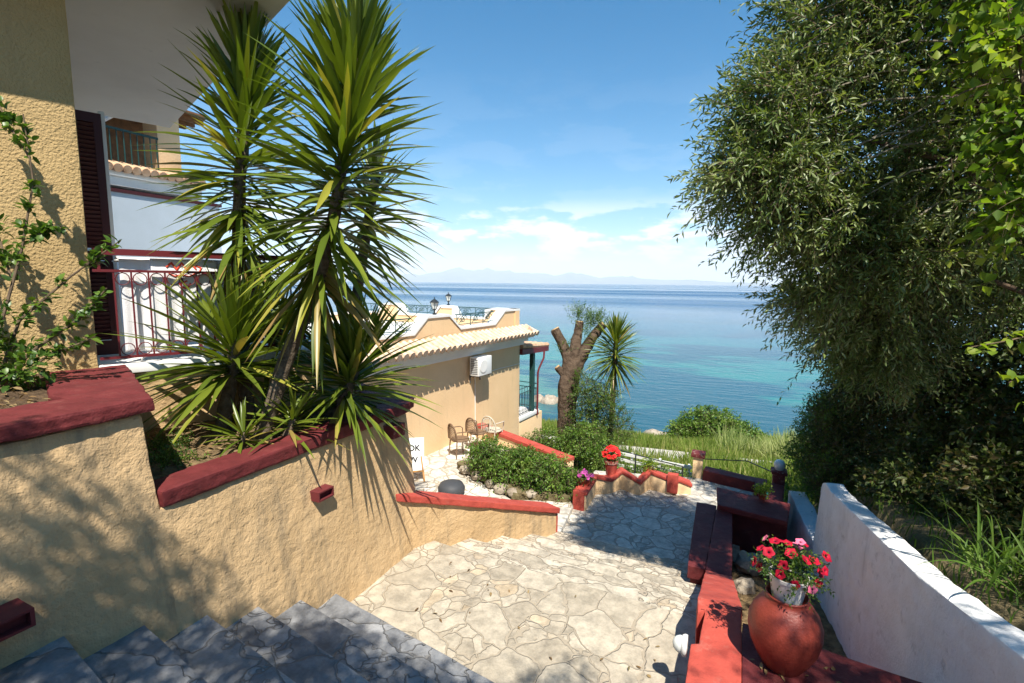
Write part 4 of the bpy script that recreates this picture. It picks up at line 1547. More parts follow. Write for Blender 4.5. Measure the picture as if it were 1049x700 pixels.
ac = thing('air_conditioner', 'white outdoor air conditioner unit fixed high on the peach villa wall', 'air conditioner', (-6.45, 14.44, 0), rz=RB)
m_ = MB()
m_.box(0.07, 0.37, -2.93, -2.28, -2.53, -2.02)
m_.build('casing', M['acwhite'], ac, local=True, bevel=0.015)
m_ = MB()
for i in range(9):
    for (y0, y1) in ((-2.938, -2.926),):
        m_.box(0.11, 0.33, y0, y1, -2.48 + i * 0.048, -2.462 + i * 0.048)
m_.build('side_vents', M['acdark'], ac, local=True)
m_ = MB()
m_.lathe([(0.001, 0), (0.19, 0), (0.19, 0.012), (0.17, 0.02), (0.001, 0.02)], (0, 0, 0), 24)
m_.v = [(0.366 + z, -2.70 + x, -2.275 + y) for x, y, z in m_.v]
m_.build('fan_grille', M['trimwhite'], ac, local=True)
m_ = MB()
for y in (-2.85, -2.36):
    m_ = MB()
    m_.box(0.004, 0.36, y, y + 0.035, -2.57, -2.532)
    m_.box(0.004, 0.03, y, y + 0.035, -2.75, -2.57)
    m_.build('bracket', M['acdark'], ac, local=True)

m_ = MB()
m_.tube([(0.02, -2.60, -2.53), (0.025, -2.60, -3.2), (0.02, -2.58, -4.27)], 0.012, 6)
m_.tube([(0.02, -2.60, -2.60), (0.02, -1.2, -2.58), (0.02, -0.06, -2.60)], 0.008, 6)
m_.build('pipe', M['trimwhite'], ac, local=True, smooth=True)

# red-capped wall between the terrace and the lower garden
t14 = thing('garden_wall', 'low cream wall with a long red cap running from the villa behind the bed', 'wall', (-4.9, 11, -4.4))
a_, b_2 = Vector((-6.5, 11.62, 0)), Vector((-3.4, 10.35, 0))
d_ = (b_2 - a_).normalized()
w_ = Vector((-d_.y, d_.x, 0)) * 0.22
m_ = MB()
m_.hexa([(*a_.xy, -5.3), (*b_2.xy, -5.3), (*(b_2 + w_).xy, -5.3), (*(a_ + w_).xy, -5.3), (*a_.xy, -3.98), (*b_2.xy, -4.06), (*(b_2 + w_).xy, -4.06), (*(a_ + w_).xy, -3.98)])
m_.build('wall', M['peach'], t14, bevel=0.008)
m_ = MB()
e_ = w_.normalized() * 0.03
m_.hexa([(*(a_ - e_).xy, -3.978), (*(b_2 - e_).xy, -4.058), (*(b_2 + w_ + e_).xy, -4.058), (*(a_ + w_ + e_).xy, -3.978), (*(a_ - e_).xy, -3.89), (*(b_2 - e_).xy, -3.97), (*(b_2 + w_ + e_).xy, -3.97), (*(a_ + w_ + e_).xy, -3.89)])
m_.build('coping', M['red'], t14, bevel=0.012, sub=0.1, amp=0.005)
m_ = MB()
m_.prism([(-5.75, 9.4), (-3.9, 8.5), (-2.85, 8.85), (-2.8, 9.6), (-2.55, 10.1), (-3.4, 10.38), (-5.1, 11.05), (-5.0, 10.4)], -5.3, -4.14)
tag(m_.build('garden_bed_earth', M['earth'], None, bevel=0.01, sub=0.12, amp=0.07, nscale=4), kind='structure')
m_ = MB()


# ------------------------------------------------------------------ plants
def yucca(name, label, stem, rad, z_lo, nl, ln, group, lo_el=-62, hi_el=80, tip_boost=0.25, wid=0.05):
    """Stem polyline with sword leaves all round it from height z_lo to the tip; old leaves at the bottom hang."""
    base = stem[0]
    th = thing(name, label, 'yucca', base, group=group)
    m = MB()
    pts = []
    for a, b in zip(stem[:-1], stem[1:]):
        for q in range(5):
            pts.append(Vector(a).lerp(Vector(b), q / 5))
    pts.append(Vector(stem[-1]))
    rr = [rad * (1 - 0.35 * i / (len(pts) - 1)) for i in range(len(pts))]
    rr[0] *= 1.35
    m.tube(pts, rr, 12, wob=0.22)
    m.build('trunk', M['yuccabark'], th, smooth=True)
    P3 = np.array([tuple(p) for p in pts])
    top = P3[-1]
    zz_ = P3[:, 2]
    t = rng.random(nl) ** 0.85
    zq = z_lo + (top[2] - z_lo) * t
    Pb = np.stack([np.interp(zq, zz_, P3[:, 0]), np.interp(zq, zz_, P3[:, 1]), zq], 1)
    az = np.arange(nl) * 2.39996 + rng.normal(size=nl) * 0.2
    el_ = np.radians(np.clip(np.interp(t, [0, 0.22, 0.5, 0.8, 1.0], [lo_el, lo_el * 0.35 + 4, lo_el * 0.05 + 22, 52, hi_el]) + rng.normal(size=nl) * 11, -80, 88))
    D = np.stack([np.cos(az) * np.cos(el_), np.sin(az) * np.cos(el_), np.sin(el_)], 1)
    Pb = Pb + D * rad * 0.6
    l = ln * (0.72 + 0.34 * rng.random(nl)) * (0.85 + tip_boost * np.sin(np.pi * np.clip(t, 0, 1)))
    dr = 0.03 + 0.10 * rng.random(nl) + 0.16 * (1 - t) ** 2
    tone = np.clip(0.12 + 0.38 * rng.random(nl) + np.where(rng.random(nl) < 0.20 * (1 - t) ** 1.2 + 0.015, 0.45, 0.0), 0, 1)
    dead = (t < 0.10) & (rng.random(nl) < 0.6) & (nl > 200)
    tone = np.where(dead, 0.9 + 0.1 * rng.random(nl), tone)
    V, F, T = blades(Pb, D, l, wid * (0.8 + 0.4 * rng.random(nl)), dr, 6, tone, 0.22, taper=0.40)
    np_mesh('crown', V, F, M['yucca'], th, T, smooth=False)
    return th


G = 'yuccas in the planter'
yucca('yucca', 'tall yucca with a leaning grey trunk nearest the steps', [(-4.35, 3.3, -1.65), (-4.08, 3.48, -0.70), (-3.85, 3.66, -0.02), (-3.74, 3.82, 0.72), (-3.6, 4.05, 2.33)], 0.078, -0.12, 430, 1.02, G, wid=0.070)
yucca('yucca', 'second tall yucca standing close to the balcony railing', [(-5.05, 3.68, -1.65), (-5.08, 3.69, 0.0), (-5.08, 3.78, 1.1), (-5.06, 3.95, 2.4)], 0.08, 0.2, 350, 0.88, G, wid=0.066)
yucca('yucca', 'yucca half hidden behind the leaning trunk, its fan showing on the right', [(-4.6, 4.7, -1.65), (-4.5, 4.9, -0.2), (-4.3, 5.1, 1.35)], 0.08, 0.4, 90, 0.85, G, wid=0.06)
yucca('yucca', 'low bright yucca with upright swords in front of the balcony towels', [(-4.95, 3.3, -1.65), (-4.85, 3.4, -0.95), (-4.8, 3.42, -0.6)], 0.08, -1.1, 170, 1.0, G, lo_el=-25, hi_el=86, wid=0.066)
yucca('yucca', 'low bushy yucca spilling to the right over the red coping', [(-4.25, 4.2, -1.65), (-4.0, 4.2, -1.2), (-3.9, 4.22, -0.92)], 0.08, -1.4, 190, 1.02, G, lo_el=-20, hi_el=75, wid=0.06)
yucca('yucca', 'young yucca hanging its pale leaves over the red coping', [(-4.15, 3.42, -1.64), (-4.08, 3.5, -1.4)], 0.045, -1.55, 34, 0.55, G, lo_el=-38, hi_el=60, wid=0.042)
yucca('yucca', 'smallest yucca sprout at the front edge of the planter', [(-4.3, 3.05, -1.64), (-4.27, 3.08, -1.46)], 0.035, -1.56, 34, 0.45, G, lo_el=-5, hi_el=80, wid=0.036)
yucca('yucca', 'dense dark yucca at the back of the planter below the balcony', [(-5.35, 4.1, -1.65), (-5.25, 4.25, -0.8), (-5.2, 4.3, -0.6)], 0.08, -1.3, 90, 0.8, G, lo_el=-30, hi_el=80)


def branch_poly(m, pts, r0, r1, seg=7):
    n = len(pts)
    m.tube(pts, [r0 + (r1 - r0) * i / (n - 1) for i in range(n)], seg, wob=0.1)


def along(pts, n):
    pts = np.array(pts, float)
    d = np.r_[0, np.cumsum(np.linalg.norm(np.diff(pts, axis=0), axis=1))]
    q = rng.random(n) * d[-1]
    P = np.stack([np.interp(q, d, pts[:, k]) for k in range(3)], 1)
    e = np.stack([np.interp(np.minimum(q + 0.05, d[-1]), d, pts[:, k]) for k in range(3)], 1)
    return P, unit(e - P + 1e-6), q / d[-1]


def oval_leaves(P, D, ln, wd_, tone):
    """Broader leaf of six outline points, folded on the midrib."""
    n = len(P)
    D = unit(D)
    upv = rand_dirs(n) * 0.6 + np.array([0, 0, 1.0])
    S = unit(np.cross(D, upv))
    Nn = np.cross(S, D)
    l = np.broadcast_to(ln, (n,))[:, None]
    w = np.broadcast_to(wd_, (n,))[:, None]
    c1 = P + D * l * 0.32
    c2 = P + D * l * 0.68 - Nn * l * 0.05
    tip = P + D * l - Nn * l * 0.16
    V = np.stack([P, c1 + S * w * .46 + Nn * w * .16, c2 + S * w * .40 + Nn * w * .10, tip, c2 - S * w * .40 + Nn * w * .10, c1 - S * w * .46 + Nn * w * .16, c1, c2], 1).reshape(-1, 3)
    b = np.arange(n)[:, None] * 8
    F = np.concatenate([b + [0, 6, 1, 1], b + [6, 7, 2, 1], b + [7, 3, 2, 2], b + [0, 5, 6, 6], b + [5, 4, 7, 6], b + [4, 3, 7, 7]], 1).reshape(-1, 4)
    # triangles as separate rows
    tri = []
    for f in ([0, 6, 1], [6, 7, 2], [6, 2, 1], [7, 3, 2], [0, 5, 6], [5, 4, 7], [5, 7, 6], [4, 3, 7]):
        tri.append(b + f)
    F = np.stack(tri, 1).reshape(-1, 3)
    return V, F, np.repeat(tone, 8)


def shrub_left():
    base = (-5.45, 1.75, -0.93)
    th = thing('hibiscus_shrub', 'straggly green shrub with long bare branches against the ochre house wall', 'shrub', base)
    br = [
        [(-5.5, 1.70, -0.95), (-5.58, 1.85, -0.55), (-5.52, 2.05, 0.2), (-5.47, 2.16, 0.8), (-5.50, 2.15, 1.35)],
        [(-5.42, 1.75, -0.95), (-5.40, 1.95, -0.35), (-5.1, 2.2, 0.02), (-4.78, 2.42, 0.32)],
        [(-5.4, 1.72, -0.95), (-5.25, 1.95, -0.6), (-4.95, 2.2, -0.3), (-4.8, 2.3, -0.08)],
        [(-5.5, 1.62, -0.95), (-5.75, 1.75, -0.3), (-5.85, 1.8, 0.3), (-5.95, 1.82, 0.8)],
        [(-5.6, 2.0, 0.0), (-5.72, 2.0, 0.3), (-5.85, 2.0, 0.55)],
        [(-5.35, 1.6, -0.95), (-5.3, 1.7, -0.6), (-5.35, 1.8, -0.25)],
        [(-5.55, 1.5, -0.95), (-5.8, 1.55, -0.5), (-6.0, 1.6, 0.0)],
        [(-5.48, 2.1, 0.3), (-5.36, 2.2, 0.45), (-5.28, 2.24, 0.42)],
        [(-5.49, 2.16, 1.0), (-5.62, 2.1, 1.25), (-5.72, 2.08, 1.45)],
        [(-5.35, 1.8, -0.9), (-5.1, 2.0, -0.62), (-4.88, 2.2, -0.5)],
    ]
    m = MB()
    Ps, Ds = [], []
    for k, b in enumerate(br):
        branch_poly(m, b, 0.016 if k < 4 else 0.010, 0.005)
        nn = 34 if k < 4 else 22
        P, D, q = along(b, nn)
        keep = q > (0.22 if k < 4 else 0.1)
        Ps.append(P[keep])
        Ds.append(D[keep])
    m.build('branches', M['twig'], th, smooth=True)
    P = np.concatenate(Ps)
    D = np.concatenate(Ds)
    k = 5
    P = np.repeat(P, k, 0) + rng.normal(size=(len(P) * k, 3)) * 0.022
    D = unit(np.repeat(D, k, 0) * 0.5 + rand_dirs(len(P)) * 1.0 + np.array([0.1, -0.1, 0.1]))
    # dense growth near the soil
    Pb, Db, r = in_blobs([(-5.6, 1.7, -0.62, 0.42, 0.3, 0.25, 1), (-5.25, 1.9, -0.72, 0.3, 0.22, 0.2, .6), (-5.95, 1.7, -0.5, .4, .3, .3, .6)], 620, 0.6)
    P = np.concatenate([P, Pb])
    D = np.concatenate([D, unit(Db + rand_dirs(len(Pb)) * 0.8)])
    tn = np.clip(rng.random(len(P)) * 0.85, 0, 1)
    V, F, T = oval_leaves(P, D, 0.075 * (0.6 + 0.7 * rng.random(len(P))), 0.046 * (0.6 + 0.6 * rng.random(len(P))), tn)
    np_mesh('leaves', V, F, M['shrub'], th, T)


shrub_left()


def weeds(name, label, blobs, n, ll, mat_, h=0.12):
    th = thing(name, label, 'plant', (blobs[0][0], blobs[0][1], blobs[0][2]))
    P, D, r = in_blobs(blobs, n, 0.6)
    (V, F, T), (tv, tf) = sprays(P, unit(D * 0.4 + np.array([0, 0, 1.0]) + rng.normal(size=P.shape) * 0.35), h * (0.6 + 0.8 * rng.random(n)), 0.018, ll, ll * 0.36, 0.15)
    V, F, T = with_stalks((V, F, T), (tv, tf))
    np_mesh('leaves', V, F, M[mat_], th, T)


weeds('weed_clump', 'small weeds on the dry soil at the near corner of the yucca planter', [(-4.45, 2.5, -1.60, .28, .22, .03, 1), (-4.9, 2.75, -1.6, .25, .2, .03, 1)], 130, 0.035, 'shrub')


def tree(name, label, cat, base, trunk, limbs, blobs, n, L_, step, ll, lw, mat_, droop=0.3, shell=0.45, tone_sp=0.22, outw=0.7, bark='bark', group=None, extra_dir=(0, 0, 0), tw=0.004, near=1.0, spread=0.9):
    if near != 1.0:      # the whole plant, stood a little closer
        blobs = [tuple(v * near for v in b[:6]) + (b[6],) for b in blobs]
        limbs = [([tuple(v * near for v in p) for p in l], a * near, b * near) for l, a, b in limbs]
        trunk = trunk and ([tuple(v * near for v in p) for p in trunk[0]], trunk[1] * near, trunk[2] * near)
    th = thing(name, label, cat, base, group=group)
    m = MB()
    if trunk:
        branch_poly(m, trunk[0], trunk[1], trunk[2], 12)
    for l, r0, r1 in limbs:
        branch_poly(m, l, r0, r1, 8)
    if m.v:
        m.build('trunk', M[bark], th, smooth=True)
    P, D, r = in_blobs(blobs, n, shell)
    dd = unit(D * outw + rand_dirs(n) * 0.65 + np.array(extra_dir))
    lenv = L_ * (0.55 + 0.9 * rng.random(n)) * np.where(rng.random(n) < 0.07, 1.7, 1.0)
    # clump tone: neighbouring twigs share a tone
    tn = np.array([0.5 + 0.55 * noise.noise(Vector(p) * (1.6 / max(L_, .1) * .5)) for p in P]) + rng.normal(size=n) * 0.12
    (V, F, T), (tv, tf) = sprays(P - dd * lenv[:, None] * 0.35, dd, lenv, step, ll, lw, droop, np.clip(tn, 0.05, 0.95), tone_sp, tw, spread)
    c = np_mesh('crown', V, F, M[mat_], th, T)
    np_mesh('twigs', tv, tf, M['twig'], c)
    return th


# big silver-leaved tree leaning over the walkway from the right
tree('silverleaf_tree', 'tall silver-leaved tree with drooping sprays leaning over the walkway from the right', 'tree', (2.55, 5.35, -2.3),
     ([(3.0, 6.3, -2.9), (2.9, 6.4, -0.8), (2.5, 6.5, 0.9), (2.2, 6.7, 2.6), (2.0, 7.0, 4.2)], 0.2, 0.06),
     [([(2.6, 6.5, 0.6), (1.8, 6.3, 1.2), (0.9, 6.1, 1.5), (0.2, 5.9, 1.4)], 0.04, 0.012),
      ([(2.4, 6.55, 1.4), (1.6, 6.6, 2.2), (0.8, 6.4, 2.7)], 0.04, 0.012),
      ([(2.8, 6.4, -0.2), (2.0, 6.6, 0.2), (1.2, 6.9, 0.25)], 0.03, 0.01),
      ([(2.2, 6.7, 2.4), (1.8, 7.4, 3.2), (1.2, 7.8, 3.6)], 0.06, 0.02)],
     [(0.25, 6.0, 1.75, .62, .6, .62, 1.0), (0.10, 5.85, 1.15, .62, .55, .42, 0.9), (0.65, 6.3, 0.75, .75, .6, .45, 1.0), (1.3, 6.6, 0.35, .8, .6, .5, 1.0),
      (0.75, 6.3, 2.55, .75, .7, .7, 1.1), (1.5, 6.7, 1.6, 1.0, .8, .9, 1.3), (2.2, 6.7, 1.0, .9, .8, .9, 1.0), (1.5, 6.9, 3.0, 1.1, .9, .9, 1.3),
      (2.6, 6.5, 2.4, 1.0, .9, 1.0, 1.0), (0.9, 6.4, 3.6, 1.0, .9, .7, .8), (2.4, 6.4, 3.8, 1.2, 1.0, .7, .7), (1.75, 8.0, -0.75, .6, .5, .55, .9), (1.3, 7.9, -0.55, .45, .4, .4, .6), (2.3, 7.6, 0.1, .8, .6, .6, .9), (0.7, 6.9, -0.15, .35, .4, .25, .3), (1.45, 7.3, -0.25, .6, .5, .4, .7)],
     5600, 0.40, 0.021, 0.072, 0.019, 'olive', droop=0.22, shell=0.42, outw=0.85, extra_dir=(-0.3, 0.0, -0.05), near=0.85, spread=0.65)
slt = bpy.data.objects['silverleaf_tree']
m_ = MB()
for (x, y, z) in [(0.2, 5.85, 1.9), (-0.2, 5.7, 1.3), (0.0, 5.8, 0.95), (0.5, 6.0, 0.55), (1.0, 6.3, 0.2), (0.35, 6.0, 2.6), (-0.15, 5.75, 1.6), (0.85, 6.1, 1.3), (1.3, 6.3, 0.7), (1.2, 6.4, 2.2), (0.7, 6.0, 1.05), (0.2, 5.7, 0.8)]:
    a = Vector((2.3, 6.6, z * 0.75 + 0.9))
    b = Vector((x, y - 0.15, z))
    mid = a.lerp(b, 0.5) + Vector((0, -0.15, 0.18))
    m_.tube([a * 0.85, mid * 0.85, (a.lerp(b, 0.8) + Vector((0, -.08, .08))) * 0.85, b * 0.85], [0.012, 0.008, 0.005, 0.003], 5)
m_.build('branch', M['twigpale'], slt, smooth=True)
# dark creeper-grown tree behind it and hedge below
tree('ivy_clad_tree', 'dark ivy-clad tree filling the right edge behind the silver-leaved tree', 'tree', (3.6, 8.0, -1.9),
     ([(3.6, 8.2, -2.2), (3.5, 8.2, -0.5), (3.3, 8.2, 1.6), (3.2, 8.3, 3.6)], 0.22, 0.08),
     [([(3.4, 8.2, 0.2), (2.6, 8.3, 0.7), (1.9, 8.4, 0.9)], 0.07, 0.02), ([(3.3, 8.2, 1.4), (3.9, 7.6, 2.2)], 0.07, 0.02)],
     [(2.3, 8.6, -0.4, .8, .8, .8, 1), (3.0, 8.2, 0.6, 1.1, .9, 1.0, 1.3), (2.2, 8.5, 1.4, .9, .9, .9, 1), (3.4, 7.6, -0.4, 1.0, .9, .9, 1.2), (3.8, 7.4, 1.2, 1.1, 1, 1.1, 1.2),
      (3.0, 8.2, 2.4, 1.3, 1.1, 1.0, 1.3), (3.6, 8.0, 3.6, 1.5, 1.2, .9, 1), (2.9, 8.3, -1.3, .9, .8, .7, 1.0), (4.4, 6.4, 0.2, 1.0, 1.0, 1.2, 1.0), (4.2, 6.4, 2.2, 1.1, 1.0, 1.1, .9), (3.3, 7.6, -1.7, .8, .6, .7, .9), (3.9, 6.8, -1.3, .8, .7, .8, .9), (2.9, 8.4, -2.2, .7, .6, .6, .7), (2.75, 6.9, -2.15, .6, .5, .45, .8), (2.35, 7.7, -2.6, .5, .5, .4, .7), (3.3, 6.1, -1.7, .6, .6, .5, .8), (2.15, 8.4, -2.9, .45, .45, .4, .5)],
     6000, 0.36, 0.034, 0.080, 0.042, 'hedge', droop=0.25, shell=0.45)
tree('hedge_bush', 'bushy olive-green hedge behind the end of the white wall', 'bush', (2.3, 10.0, -4.0), None,
     [([(2.4, 9.8, -4.2), (2.3, 9.8, -3.0), (2.1, 9.9, -2.0)], 0.06, 0.02), ([(2.5, 9.5, -4.1), (2.8, 9.2, -2.8), (2.9, 9.0, -1.8)], 0.06, 0.02)],
     [(1.75, 10.4, -2.3, .5, .55, .65, 1), (1.75, 10.3, -3.2, .45, .5, .55, .9), (2.2, 9.9, -2.6, .6, .6, .9, 1), (2.2, 9.7, -1.6, .7, .7, .6, 1), (2.7, 9.1, -2.5, .7, .6, .6, 1),
      (2.8, 9.0, -1.6, .8, .7, .6, 1), (1.9, 10.2, -1.5, .5, .5, .4, .6), (2.35, 9.2, -3.1, .5, .5, .5, .7), (2.6, 8.6, -2.9, .5, .5, .5, .6)],
     5200, 0.30, 0.027, 0.056, 0.030, 'hedge', droop=0.25, shell=0.45)
tree('sunlit_bush', 'yellow-green bush catching the sun at the foot of the hedge', 'bush', (1.6, 10.9, -4.2), None,
     [([(1.7, 10.9, -4.5), (1.6, 10.8, -3.4)], 0.04, 0.015)],
     [(1.45, 10.9, -2.75, .38, .4, .5, 1), (1.55, 10.8, -3.6, .42, .4, .5, 1), (1.3, 11.2, -3.3, .3, .35, .4, .6), (1.75, 10.0, -3.1, .35, .35, .45, .7), (1.6, 10.2, -2.2, .3, .3, .35, .5)], 1300, 0.26, 0.03, 0.05, 0.026, 'bush', shell=0.45)
tree('climbing_vine', 'bright broad-leaved vine trailing at the top right corner', 'vine', (2.1, 5.5, 0.2), None,
     [([(2.6, 5.9, -1.8), (2.3, 5.7, 0.2), (2.0, 5.5, 1.2), (1.85, 5.5, 2.1), (1.7, 5.7, 2.7)], 0.018, 0.008),
      ([(2.1, 5.55, 0.9), (1.85, 5.4, 0.75), (1.6, 5.3, 0.85)], 0.010, 0.004), ([(1.9, 5.5, 1.7), (1.6, 5.35, 1.6), (1.35, 5.3, 1.5)], 0.009, 0.003)],
     [(1.75, 5.5, 1.95, .30, .3, .35, 1), (2.0, 5.5, 1.3, .3, .3, .35, 1), (1.95, 5.4, 0.7, .22, .25, .3, .6), (1.75, 5.75, 2.6, .35, .3, .3, .7)], 260, 0.28, 0.042, 0.075, 0.058, 'vine', droop=0.4, shell=0.6, tw=0.003, near=0.80)


def leafy_sprig(label, pts, n, ll, lw):
    th = thing('maple_sprig', label, 'branch', pts[0])
    m = MB()
    branch_poly(m, pts, 0.008, 0.003)
    m.build('branch', M['twig'], th, smooth=True)
    P, D, q = along(pts, n)
    P = P + rng.normal(size=P.shape) * 0.025
    D = unit(D * .6 + rand_dirs(n) * 0.8)
    V, F, T = oval_leaves(P, D, ll * (0.7 + .6 * rng.random(n)), lw * (0.7 + .6 * rng.random(n)), 0.35 + 0.65 * rng.random(n))
    np_mesh('leaves', V, F, M['vine'], th, T)


leafy_sprig('sunlit sprig of yellow-green leaves reaching in at the right edge, uppermost', [(2.35, 5.15, -0.35), (2.0, 4.9, -0.32), (1.75, 4.72, -0.38), (1.5, 4.55, -0.42)], 42, 0.075, 0.055)
leafy_sprig('lower sunlit sprig of yellow-green leaves at the right edge', [(2.4, 5.2, -0.7), (2.05, 4.95, -0.6), (1.78, 4.7, -0.68)], 26, 0.075, 0.055)
leafy_sprig('lowest small sprig of yellow-green leaves hanging at the right edge', [(2.4, 5.2, -0.95), (2.1, 4.98, -0.86), (1.92, 4.8, -0.92)], 16, 0.07, 0.05)

# unseen tree added behind the viewer, its crown placed to shade the upper steps
tree('added_shade_tree', 'added unseen tree behind the top of the steps, placed to shade them', 'tree', (-2.2, -4.5, -0.8),
     ([(-2.2, -4.5, -1.2), (-2.0, -4.2, 0.8), (-1.6, -3.4, 2.4)], 0.16, 0.08),
     [([(-1.6, -3.4, 2.2), (-1.0, -1.8, 3.0), (-0.4, -0.6, 3.3)], 0.06, 0.02), ([(-1.6, -3.4, 2.2), (-2.4, -2.2, 3.0), (-2.6, -1.5, 3.3)], 0.06, 0.02)],
     [(-0.55, -0.75, 3.2, .95, .65, .4, 1.0), (-1.7, -1.35, 3.2, 1.0, .7, .45, 1.0), (-2.9, -1.7, 3.1, .8, .6, .5, .4), (-1.2, -2.4, 3.4, 1.2, .9, .6, 1.0), (0.7, -0.7, 3.3, .8, .5, .4, .55), (1.7, -0.2, 3.5, .8, .5, .4, .3)],
     2100, 0.36, 0.036, 0.07, 0.03, 'hedge', droop=0.25, shell=0.6)

# tree added outside the view on the right to shade benches, ledge and bank
tree('added_bank_tree', 'added out-of-view tree on the bank to the right, placed to shade the red benches', 'tree', (5.2, 2.2, -1.1),
     ([(5.2, 2.2, -1.5), (5.0, 2.3, 0.8), (4.4, 2.6, 2.6)], 0.2, 0.09),
     [([(4.5, 2.5, 2.3), (3.4, 3.4, 2.9), (2.5, 4.2, 3.0)], 0.07, 0.02), ([(4.5, 2.5, 2.3), (3.8, 1.6, 2.8), (3.1, 1.0, 3.0)], 0.07, 0.02)],
     [(3.3, 3.9, 2.7, .8, .7, .45, 1.0), (4.4, 3.6, 2.7, .9, .9, .6, 1.0), (5.4, 2.6, 2.7, 1.0, .9, .6, 1.0),
      (3.05, 0.95, 3.0, .75, .5, .35, .9), (3.7, 0.5, 3.1, .7, .6, .4, .6), (4.4, 1.4, 3.0, .8, .7, .5, .8), (5.6, 4.4, 2.2, 1.0, 1.0, .7, 1.0), (4.5, 4.9, 2.4, .8, .7, .5, 1.0), (5.3, 5.6, 2.2, .9, .8, .6, 1.0), (6.4, 3.6, 2.2, .9, .9, .6, .9), (6.2, 5.2, 2.0, .9, .9, .6, .9)],
     2000, 0.36, 0.034, 0.07, 0.03, 'hedge', droop=0.25, shell=0.6)

# pollarded tree at the villa corner
pt_ = thing('pollarded_tree', 'pollarded bare tree with sawn branch stumps beside the villa', 'tree', (-4.28, 12.9, -5.2))
m_ = MB()
m_.tube([(-4.2, 12.9, -5.5), (-4.25, 12.95, -4.6), (-4.34, 13.05, -3.6), (-4.36, 13.1, -2.9), (-4.26, 13.2, -2.3), (-4.2, 13.25, -1.95)], [0.30, 0.27, 0.26, 0.29, 0.27, 0.2], 16, wob=0.28)
m_.tube([(-4.30, 13.15, -2.6), (-4.40, 13.18, -2.1), (-4.58, 13.18, -1.65), (-4.78, 13.15, -1.30)], [0.2, 0.17, 0.14, 0.125], 12, wob=0.22)
m_.tube([(-4.22, 13.2, -2.3), (-4.22, 13.3, -1.8), (-4.18, 13.4, -1.4), (-4.16, 13.42, -1.08)], [0.18, 0.15, 0.13, 0.12], 12, wob=0.22)
m_.tube([(-4.22, 13.2, -2.5), (-4.02, 13.35, -2.0), (-3.78, 13.55, -1.5), (-3.55, 13.7, -1.15)], [0.2, 0.17, 0.14, 0.11], 12, wob=0.22)
m_.tube([(-4.45, 13.0, -2.55), (-4.62, 12.95, -2.35)], [0.1, 0.085], 10, wob=0.1)
m_.build('trunk', M['bark'], pt_, bevel=0, sub=0.12, amp=0.025, nscale=5)
for (c, d, r) in (((-4.78, 13.15, -1.30), (-0.20, -0.03, 0.35), 0.118), ((-4.16, 13.42, -1.08), (0.02, 0.02, 0.32), 0.112), ((-3.55, 13.7, -1.15), (.23, .15, .35), 0.10), ((-4.62, 12.95, -2.35), (-.17, -.05, .2), 0.08)):
    mm = MB()
    dv = Vector(d).normalized()
    mm.tube([Vector(c) + dv * 0.0, Vector(c) + dv * 0.03], [r, r], 14)
    mm.build('sawn_end', M['cutwood'], pt_)
P, D, r = in_blobs([(-4.2, 13.45, -0.95, .22, .2, .2, 1), (-3.75, 13.65, -1.1, .3, .22, .22, 1.5), (-4.5, 13.2, -1.9, .2, .15, .2, .35), (-3.95, 13.4, -1.4, .2, .2, .3, .7)], 260, 0.6)
(V, F, T), (tv, tf) = sprays(P, unit(D * 0.3 + np.array([0, 0, 1.0]) + rng.normal(size=P.shape) * .3), 0.35 * (0.6 + .8 * rng.random(260)), 0.03, 0.05, 0.02, 0.1)
np_mesh('sprouts', V, F, M['shrub'], pt_, T)
yucca('yucca', 'single-headed yucca drooping beside the pollarded tree', [(-3.25, 13.5, -5.3), (-3.15, 13.5, -3.5), (-3.1, 13.45, -1.45)], 0.09, -2.35, 260, 0.9, None, lo_el=-78, hi_el=76, wid=0.05)
GB = 'bushes around the pollarded tree'
tree('garden_bush', 'tall dark green bush climbing against the pollarded trunk', 'bush', (-3.9, 12.8, -4.9), None, [],
     [(-3.75, 12.85, -3.0, .42, .4, .75, 1), (-3.7, 12.7, -3.9, .55, .45, .6, 1), (-3.35, 13.0, -3.6, .4, .4, .6, .7), (-3.2, 12.9, -3.0, .35, .35, .5, .6), (-2.85, 13.0, -3.8, .4, .35, .6, .6)], 1250, 0.30, 0.032, 0.052, 0.024, 'shrub', shell=0.45, extra_dir=(0, 0, .5), group=GB)
tree('garden_bush', 'bright yellow-green bush behind the scarlet geranium', 'bush', (-3.5, 11.9, -4.9), None, [],
     [(-3.45, 11.9, -4.0, .55, .45, .48, 1), (-2.95, 11.7, -4.3, .45, .4, .35, .7), (-3.9, 12.0, -4.2, .4, .4, .4, .6)], 800, 0.26, 0.034, 0.062, 0.036, 'bush', shell=0.5, group=GB)
tree('garden_bush', 'small bright bush between the villa corner and the pollarded trunk', 'bush', (-4.8, 12.4, -5.0), None, [],
     [(-4.75, 12.5, -4.4, .5, .4, .4, 1), (-5.3, 12.7, -4.7, .45, .4, .35, .8)], 560, 0.24, 0.034, 0.055, 0.03, 'bush', shell=0.5, group=GB)
GB2 = 'bushes in the terrace bed'
tree('terrace_shrub', 'glossy green shrub in the terrace bed, nearest the rattan chairs', 'shrub', (-4.75, 9.1, -4.2), None, [([(-4.7, 9.1, -4.3), (-4.6, 9.05, -3.7)], .03, .012)],
     [(-4.75, 9.05, -3.68, .48, .42, .36, 1), (-4.35, 8.95, -3.85, .35, .35, .3, .6), (-5.05, 9.3, -3.85, .3, .3, .25, .4)], 700, 0.24, 0.03, 0.058, 0.032, 'bush', shell=0.6, group=GB2)
